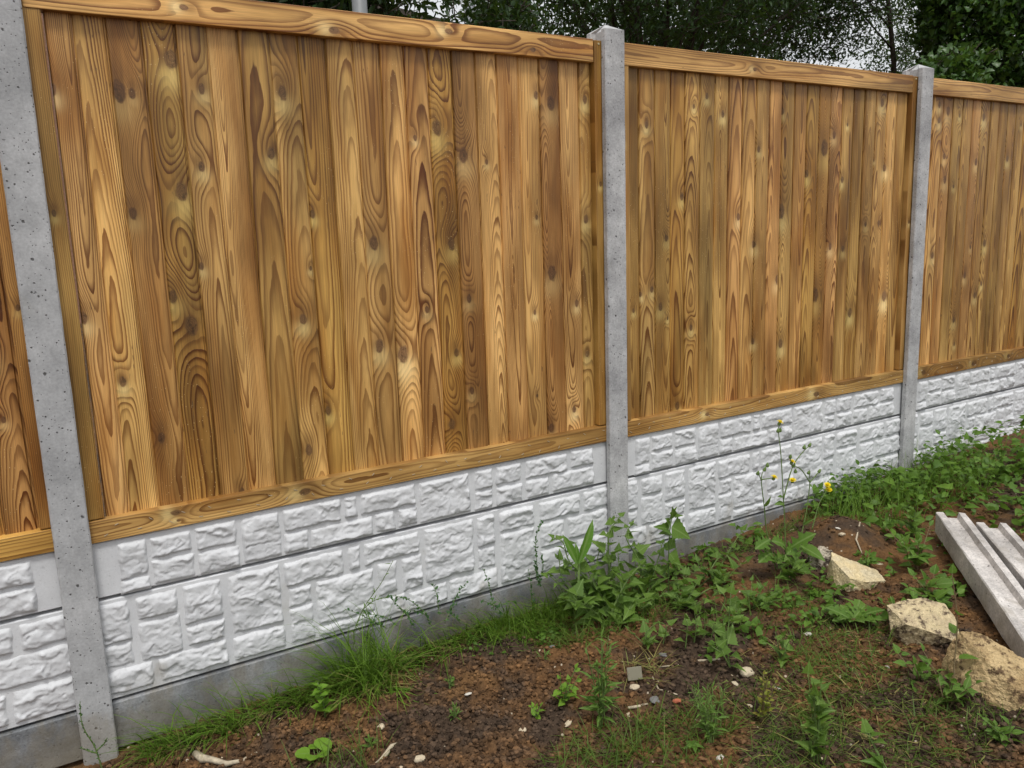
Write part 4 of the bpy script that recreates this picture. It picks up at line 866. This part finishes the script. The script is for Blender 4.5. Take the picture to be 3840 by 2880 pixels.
sprigs('seeding_weed', 'thin seeding weed stalk with tiny clusters up its stem at the pitted post foot', 'weed', [[at(385, 2890, -.06), at(355, 2800, -.06), at(318, 2740, -.06), at(303, 2690, -.06), at(300, 2630, -.06)], [at(360, 2815, -.06), at(390, 2790, -.06), at(400, 2770, -.07)], [at(365, 2825, -.06), at(330, 2815, -.06), at(305, 2805, -.06)]], .007, .004, seed=64, rad=.0022)
t = empty('weed_seedling', gp(1220, 2690), 'bright green oval-leaved weed seedling in front of the grass tuft', 'weed')
b0 = np.array(t.location); MB().tube([(0, 0, 0), (.0, .01, .05), (-.01, .015, .11)], [.003, .0025, .002], 5).build('stem', STEM, t, True)
for k in range(16):
    h = .015+.095*k/16; q = k*2.4; leaf(t, 'ovate', b0+np.array([-.01*k/16, .012*k/16, h]), (math.cos(q), math.sin(q), .35), .048-.024*k/16)
t = empty('mallow_seedling', gp(1185, 2850), 'lime green mallow seedling with three round leaves at the soil', 'weed')
b0 = np.array(t.location); mb = MB()
for q, sz in ((2.9, .042), (.5, .045), (-1.2, .03), (1.5, .024), (-2.2, .03)):
    d = np.array([math.cos(q), math.sin(q), 0]); mb.tube([(0, 0, 0), d*.02+np.array([0, 0, .02])], .0015, 4); leaf(t, 'round', b0+d*.015+np.array([0, 0, .025]), d+np.array([0, 0, .15]), sz)
mb.build('stem', STEM, t, True)
def tuft_weed(px, py, label, kind, sizes, h, n, spread, mat=STEM, step=.02, seed=0, name='weed_plant'):
    b = gp(px, py); r_ = random.Random(seed); st = []
    for i in range(n):
        q = r_.uniform(0, 6.28); s_ = r_.uniform(.1, 1)*spread; hh = h*r_.uniform(.6, 1.05); st.append([b+np.array([r_.uniform(-.01, .01), r_.uniform(-.01, .01), -.004]), b+np.array([math.cos(q)*s_*.5, math.sin(q)*s_*.5, hh*.55]), b+np.array([math.cos(q)*s_, math.sin(q)*s_, hh])])
    return weed(name, label, 'weed', st, kind, sizes, step, mat, .0018, .15, .006)
tuft_weed(2255, 2720, 'tall narrow-leaved willowherb with pink-tipped buds on bare soil', 'lance', (.030, .055), .26, 7, .06, STEM, .014, 1, 'willowherb')
tuft_weed(2110, 2650, 'yellow-green oval-leaved weed just left of the willowherb', 'ovate', (.022, .036), .13, 4, .05, STEM, .016, 2)
tuft_weed(2010, 2690, 'small three-leaved yellowish seedling left of the willowherb', 'ovate', (.020, .030), .03, 3, .03, STEM, .014, 3)
tuft_weed(2660, 2790, 'feathery bright upright weed beside the five-leaved clover', 'lance', (.022, .035), .17, 8, .05, STEM, .011, 4)
tuft_weed(2860, 2700, 'small yellow and pink tinged weed on the orange soil', 'yellow', (.014, .022), .14, 7, .05, STEMR, .012, 5)
tuft_weed(2930, 2480, 'pair of pale arrow-leaved orache seedlings near the lobed rosette', 'orache', (.035, .055), .10, 3, .03, STEM, .03, 6)
tuft_weed(3060, 2850, 'tall pale orache with mealy leaves at the soil in front of the flattened grass', 'orache', (.035, .06), .22, 5, .06, STEM, .028, 7)
tuft_weed(3320, 2890, 'two-leaved orache shoot rising from the flattened grass', 'orache', (.05, .065), .11, 2, .06, STEM, .06, 8)
tuft_weed(3250, 2120, 'small green weed growing on the side of the dirt mound', 'oval_mid', (.018, .03), .05, 5, .045, STEM, .012, 9)
tuft_weed(3560, 2640, 'mixed leafy weed in front of the two largest rocks', 'oval_mid', (.03, .05), .12, 6, .09, STEMR, .022, 10)
tuft_weed(3440, 2130, 'sprawling leafy vine at the end of the lying posts', 'oval_mid', (.035, .065), .13, 9, .13, STEMR, .026, 11)
tuft_weed(3420, 2010, 'taller leafy shoots between the dirt mound and lying posts', 'orache', (.035, .06), .16, 4, .07, STEM, .03, 12)
tuft_weed(3450, 2560, 'serrated bramble seedling under the flat-topped block', 'bramble', (.04, .06), .07, 4, .10, STEMR, .04, 13)
tuft_weed(3510, 2260, 'broad serrated bramble seedling between the rocks and lying posts', 'bramble', (.055, .08), .08, 6, .12, STEMR, .04, 14)
tuft_weed(1390, 2800, 'tiny dull seedling beside the pale split stick', 'oval_mid', (.012, .02), .02, 4, .02, STEM, .01, 15)
tuft_weed(1705, 2710, 'tiny bright sprout alone on the crumbly orange soil', 'lance', (.018, .03), .05, 5, .015, STEM, .012, 16)
tuft_weed(2040, 2470, 'low spreading seedling on soil left of the cream pebbles', 'lance', (.015, .025), .02, 5, .035, STEM, .012, 17)
tuft_weed(1690, 2575, 'pair of tiny seedlings in the crumbly soil by the grass tuft', 'oval_mid', (.014, .022), .03, 3, .02, STEM, .014, 18)
tuft_weed(2960, 2170, 'grey-green arrow-leaved weed at the foot of the yellow-flowered stalks', 'orache', (.04, .07), .12, 6, .12, STEM, .03, 19)
tuft_weed(2700, 2190, 'low arrow-leaved weeds on dark soil before the yellow-flowered stalks', 'orache', (.04, .065), .10, 6, .14, STEM, .03, 20)
t = empty('clover', gp(2600, 2815), 'pale green clover with five rounded leaflets flat on the soil', 'weed'); b0 = np.array(t.location)
MB().tube([(0, 0, -.01), (0, 0, .015)], .001, 4).build('stem', STEM, t)
for k in range(5): q = k*1.257+.4; leaf(t, 'oval_mid', b0+np.array([0, 0, .014]), (math.cos(q), math.sin(q), .1), .03)
t = empty('thistle_rosette', gp(3195, 2345), 'pale lobed thistle rosette left of the flat-topped block', 'weed'); b0 = np.array(t.location)
MB().tube([(0, 0, -.01), (0, 0, .02)], .005, 5).build('stem', STEM, t)
for k in range(13): q = k*2.4; leaf(t, 'lobed', b0+np.array([0, 0, .015]), (math.cos(q), math.sin(q), lr_.uniform(.25, .9)), lr_.uniform(.07, .12))
st = [gp(3575, 2620), at(3580, 2480, gp(3575, 2620)[1]+.02), at(3590, 2330, gp(3575, 2620)[1]+.03), at(3570, 2150, gp(3575, 2620)[1]+.04)]
weed('tall_shoot', 'single tall thin dark-stemmed shoot standing before the flat-topped block', 'weed', [st], 'bramble', (.035, .055), .06, STEMR, .0022, .1)
for px, py, sz, lab in ((3480, 1925, .085, 'crumpled pinkish brown dead leaf behind the lying posts'), (3425, 1895, .06, 'red-brown star-shaped dead leaf in the ground cover'), (3418, 2040, .04, 'small tan dead leaf beside the vine')):
    M = ground_frame(px, py, .02, lr_.uniform(0, 360)); o = link('dead_leaf', LT['dead'][0]); o.matrix_world = M @ Matrix.Diagonal((sz, sz, sz, 1)); tag(o, lab, 'leaf')

# ---- grasses
GRASS = leaf_material('grass', (.075, .155, .014), (.155, .27, .028), (.065, .12, .016), .3, .5, True); GRASS2 = leaf_material('grass_dull', (.055, .105, .013), (.105, .165, .022), (.05, .085, .014), .25, .55, True); GRDRY = leaf_material('grass_dry', (.16, .20, .045), (.34, .26, .10), (.10, .15, .03), .25, .6, True)
def blades(B, L, W, lean, leanamt, r_, seg=5, droop=.9):
    """B base points, L lengths; curved tapering strips"""
    n = len(B); az = lean+r_.normal(0, leanamt[0], n); tilt = np.abs(r_.normal(leanamt[1], leanamt[2], n))
    H = np.stack([np.cos(az), np.sin(az), np.zeros(n)], -1); Sd = np.stack([-np.sin(az), np.cos(az), np.zeros(n)], -1)
    tw_ = r_.normal(0, .5, n); Sd = Sd*np.cos(tw_)[:, None]+np.array([0, 0, 1.])*np.sin(tw_)[:, None]*.5
    V = []; p = B.copy(); ang = tilt.copy()
    for s_ in range(seg+1):
        t = s_/seg; wv = W*(1-t**1.6)*(.6+.4*min(1, t*4)); V += [p-Sd*wv[:, None]*.5, p+Sd*wv[:, None]*.5]
        st_ = (L/seg)[:, None]; p = p+st_*(H*np.sin(ang)[:, None]+np.array([0, 0, 1.])*np.cos(ang)[:, None]); ang = ang+droop/seg*r_.uniform(.5, 1.5, n)
    A = np.stack(V, 1); k = A.shape[1]; f = np.array([(2*i, 2*i+1, 2*i+3, 2*i+2) for i in range(seg)])
    return A.reshape(-1, 3), (f[None]+(np.arange(n)*k)[:, None, None]).reshape(-1, 4)
def grass(name, label, B, L, W, lean, la, mat, seed, droop=.9, stuff=True, cat='grass', parent=None):
    r_ = np.random.default_rng(seed); B = np.asarray(B, float); B[:, 2] = gfine(B[:, 0], B[:, 1])-.004
    V, F = blades(B, L, W, lean, la, r_, 5, droop); V = V.copy()
    V[:, 2] = np.maximum(V[:, 2], gfine(V[:, 0], V[:, 1])+.002)
    V[:, 1] = np.where(B.repeat(12, 0)[:, 1] < 0, np.minimum(V[:, 1], .012), V[:, 1])
    o = link(name, np_mesh(name, V, F, mat), parent)
    if parent is None:
        tag(o, label, cat)
        if stuff: o['kind'] = 'stuff'
    return o
r = np.random.default_rng(91)
def strip(n, x0, x1, y0, y1): return np.stack([r.uniform(x0, x1, n), r.uniform(y0, y1, n), np.zeros(n)], -1)
n = 2000; B = strip(n, .10, 1.75, -.10, -.005)
grass('fence_grass', 'green grass growing along the foot of the base board', B, .045+.20*r.random(n)**2.2, r.uniform(.0030, .0068, n), 3.45, (.75, .72, .32), GRASS, 92, 1.1)
n = 420; B = strip(n, .10, 1.75, -.11, -.005)
grass('fence_grass', 'dry straw blades tangled in the grass along the base board', B, r.uniform(.06, .17, n), r.uniform(.0016, .003, n), 3.4, (.8, 1.0, .3), GRDRY, 192, .9)
n = 1700; B = strip(n, 1.2, 1.85, -.18, -.01)
grass('fence_grass', 'thick grass filling the corner left of the orache clump', B, r.uniform(.05, .14, n), r.uniform(.0018, .0036, n), 3.3, (1.2, .7, .35), GRASS, 93, .9)
tb = gp(1385, 2560); q = r.random(520)*6.28; rr_ = .065*np.sqrt(r.random(520))
tuft = empty('grass_tuft', tb, 'large arching grass tuft against the base board', 'grass tuft')
def tuftpart(nm, n, az, L0, L1, mat, sd, tl):
    q = r.random(n)*6.28; rr_ = .10*np.sqrt(r.random(n)); B = np.stack([tb[0]+rr_*np.cos(q), tb[1]+rr_*np.sin(q), np.zeros(n)], -1)
    o = grass(nm, '', B, r.uniform(L0, L1, n), r.uniform(.0030, .0068, n), az, tl, mat, sd, 1.1, False, parent=tuft); o.data.transform(Matrix.Translation(-Vector(tb)))
tuftpart('blades', 230, 2.6, .12, .40, GRASS, 94, (1.2, .55, .4)); tuftpart('front_blades', 230, -1.3, .08, .30, GRASS, 95, (1.1, .85, .4)); tuftpart('dry_blades', 150, -1.6, .10, .2, GRDRY, 96, (1.2, .95, .3))
st = [at(*R2(180, 1560), -.05), at(*R2(180, 1450), -.05), at(*R2(260, 1270), -.05), at(*R2(380, 1100), -.06), at(*R2(470, 930), -.06)]
sprigs('grass_stalk', 'tall single grass stalk leaning right across the white rock-faced board', 'grass', [st, [at(*R2(240, 1300), -.05), at(*R2(330, 1230), -.05), at(*R2(430, 1200), -.06)]], .02, .03, GRASS, 'lance', .0017, plain_material('grass_stem', (.09, .14, .03), .5), .1, seed=65)
def patch(label, px, py, rx, ry, n, L0, L1, mat, seed, az=0, la=(3., 1.0, .35), name='grass_patch'):
    c = gp(px, py); a_ = r.random(n)*6.28; q = np.sqrt(r.random(n)); B = np.stack([c[0]+rx*q*np.cos(a_), np.minimum(c[1]+ry*q*np.sin(a_), -.02), np.zeros(n)], -1)
    grass(name, label, B, r.uniform(L0, L1, n), r.uniform(.0022, .0046, n), az, la, mat, seed, .7)
patch('flattened mixed grass over the soil in front of the largest rocks', 3300, 2740, .40, .24, 800, .04, .12, GRASS2, 101, 3.4, (.9, 1.15, .25))
patch('dry straw-coloured grass lying among the flattened green grass', 3300, 2740, .42, .26, 380, .04, .11, GRDRY, 102, 3.4, (.9, 1.25, .2))
patch('thin wispy grass spreading from the feathery upright weed', 2520, 2770, .24, .10, 330, .06, .16, GRASS2, 103, 1.0, (2.5, .85, .35))
patch('dry wisps of grass by the thin dry stem', 2430, 2510, .10, .06, 60, .06, .14, GRDRY, 104, 0, (2.5, 1.0, .3))
patch('short grass around the lobed thistle rosette', 3150, 2420, .24, .14, 420, .04, .10, GRASS2, 105, 1, (3, .9, .35))
patch('sparse grass in front of the willowherb', 2260, 2800, .20, .08, 240, .04, .12, GRASS2, 106, 1, (3, .95, .3))
patch('coarse grass at the very front below the mallow seedling', 1250, 2900, .16, .07, 90, .05, .14, GRASS2, 107, 1.2, (1.5, .5, .3))
patch('short grass fringing the largest brown rock', 3620, 2720, .25, .12, 260, .04, .10, GRASS2, 108, 2, (3, .9, .35))
patch('sparse front grass below the mealy orache', 2900, 2870, .30, .08, 260, .04, .11, GRASS2, 109, 1, (3, .95, .35))
patch('grass along the board foot behind the yellow-flowered stalks', 2900, 2010, .55, .05, 500, .03, .09, GRASS2, 110, 1, (3, .8, .35))
patch('small grass clump behind the low spreading seedling', 2080, 2400, .12, .06, 160, .03, .07, GRASS2, 111, 1, (3, .9, .35))
# ground cover by the right-hand posts: nobody could count it
GC = leaf_material('ground_cover_leaf', (.060, .130, .016), (.13, .24, .032), (.055, .10, .015), .3, .5, True)
def cover(label, px, py, rx, ry, n, h, sz, seed, shape='ovate'):
    c = gp(px, py); r_ = np.random.default_rng(seed); a_ = r_.random(n)*6.28; q = np.sqrt(r_.random(n)); x_ = c[0]+rx*q*np.cos(a_); y_ = np.minimum(c[1]+ry*q*np.sin(a_), -.015)
    dens = np.clip((fbm(x_*7, y_*7, 3, seed)+.10)*6, 0.04, 1); k = r_.random(n) < dens; x_, y_, dens = x_[k], y_[k], dens[k]; n = len(x_)
    z_ = gfine(x_, y_)+h*dens*r_.random(n)**.9
    D = r_.normal(0, 1, (n, 3)); D[:, 2] = D[:, 2]*.35+.1; Nn = r_.normal(0, .45, (n, 3))+np.array([0, -.2, 1.])
    L_ = sz*r_.uniform(.5, 1.35, n); V, F = leaf_cloud(np.stack([x_, y_, z_], -1), D, Nn, L_, L_*r_.uniform(.5, .8, n), shape)
    V[:, 1] = np.minimum(V[:, 1], .012)
    o = link('ground_cover', np_mesh('ground_cover', V, F, GC)); o['kind'] = 'stuff'; tag(o, label, 'ground cover')
cover('thick leafy ground cover around the right-hand post foot', 3560, 1800, .75, .28, 1500, .17, .036, 201)
cover('trailing ground cover beyond the lying posts', 3760, 1870, .8, .40, 900, .09, .05, 202)
cover('low leafy weeds between the yellow-flowered stalks and right-hand post', 3260, 1860, .42, .12, 700, .13, .035, 203, 'lance')
cover('small creeping leaves at the foot of the board behind the orache', 2650, 2090, .35, .08, 350, .07, .032, 204, 'ivy')
cover('creeping fine leaves over soil left of the orache clump', 1930, 2400, .20, .09, 420, .035, .018, 205, 'lance')
cover('scattered small seedlings over the soil by the lying posts', 3330, 2200, .35, .25, 260, .04, .04, 206, 'ivy')

cover('mixed seedlings between the orache clump and the flat-topped block', 2900, 2330, .38, .14, 420, .06, .03, 207, 'lance')
cover('small dull leaves creeping over the soil before the dirt mound', 2960, 2240, .16, .07, 150, .04, .028, 208, 'ivy')
cover('broad pale leaves among the ground cover beside the right-hand post', 3620, 1850, .7, .26, 170, .16, .06, 209, 'ivy')
cover('narrow leaves through the ground cover behind the lying posts', 3700, 1760, .7, .25, 700, .18, .045, 210, 'lance')
patch('grass blades through the ground cover around the right-hand post', 3450, 1850, .65, .20, 900, .08, .26, GRASS, 112, 1, (3, .5, .35))
patch('grass and stalks between the trailing orache and the cream wedge', 2850, 2300, .34, .14, 260, .04, .13, GRASS2, 113, 1, (3, .8, .35))
patch('tangled grass between the thistle rosette and the mealy orache', 3080, 2580, .28, .16, 280, .05, .13, GRASS2, 114, 3, (1.6, 1.0, .3))
patch('dry stalks strewn across the soil before the rocks', 3050, 2500, .35, .2, 150, .05, .12, GRDRY, 115, 3, (3, 1.3, .15))
patch('grass creeping out below the orache clump', 2350, 2330, .30, .08, 520, .05, .13, GRASS2, 116, 1, (3, .85, .35))
tuft_weed(2560, 2290, 'trailing arrow-leaved orache shoots in front of the tall orache stalk', 'orache', (.04, .065), .10, 8, .16, STEM, .03, 21)
tuft_weed(2820, 2280, 'loose orache seedlings right of the trailing orache stem', 'orache', (.035, .055), .09, 6, .13, STEM, .03, 22)
tuft_weed(3380, 2330, 'oval-leaved weed pressed against the flat-topped block', 'oval_mid', (.03, .045), .08, 6, .08, STEM, .02, 23)
tuft_weed(2420, 2420, 'small arrow-leaved seedlings above the cloudy plastic square', 'orache', (.025, .04), .06, 5, .07, STEM, .022, 24)
tuft_weed(3780, 2780, 'short leafy weed on dark soil in front of the largest rock', 'oval_mid', (.025, .04), .06, 5, .07, STEM, .02, 25)
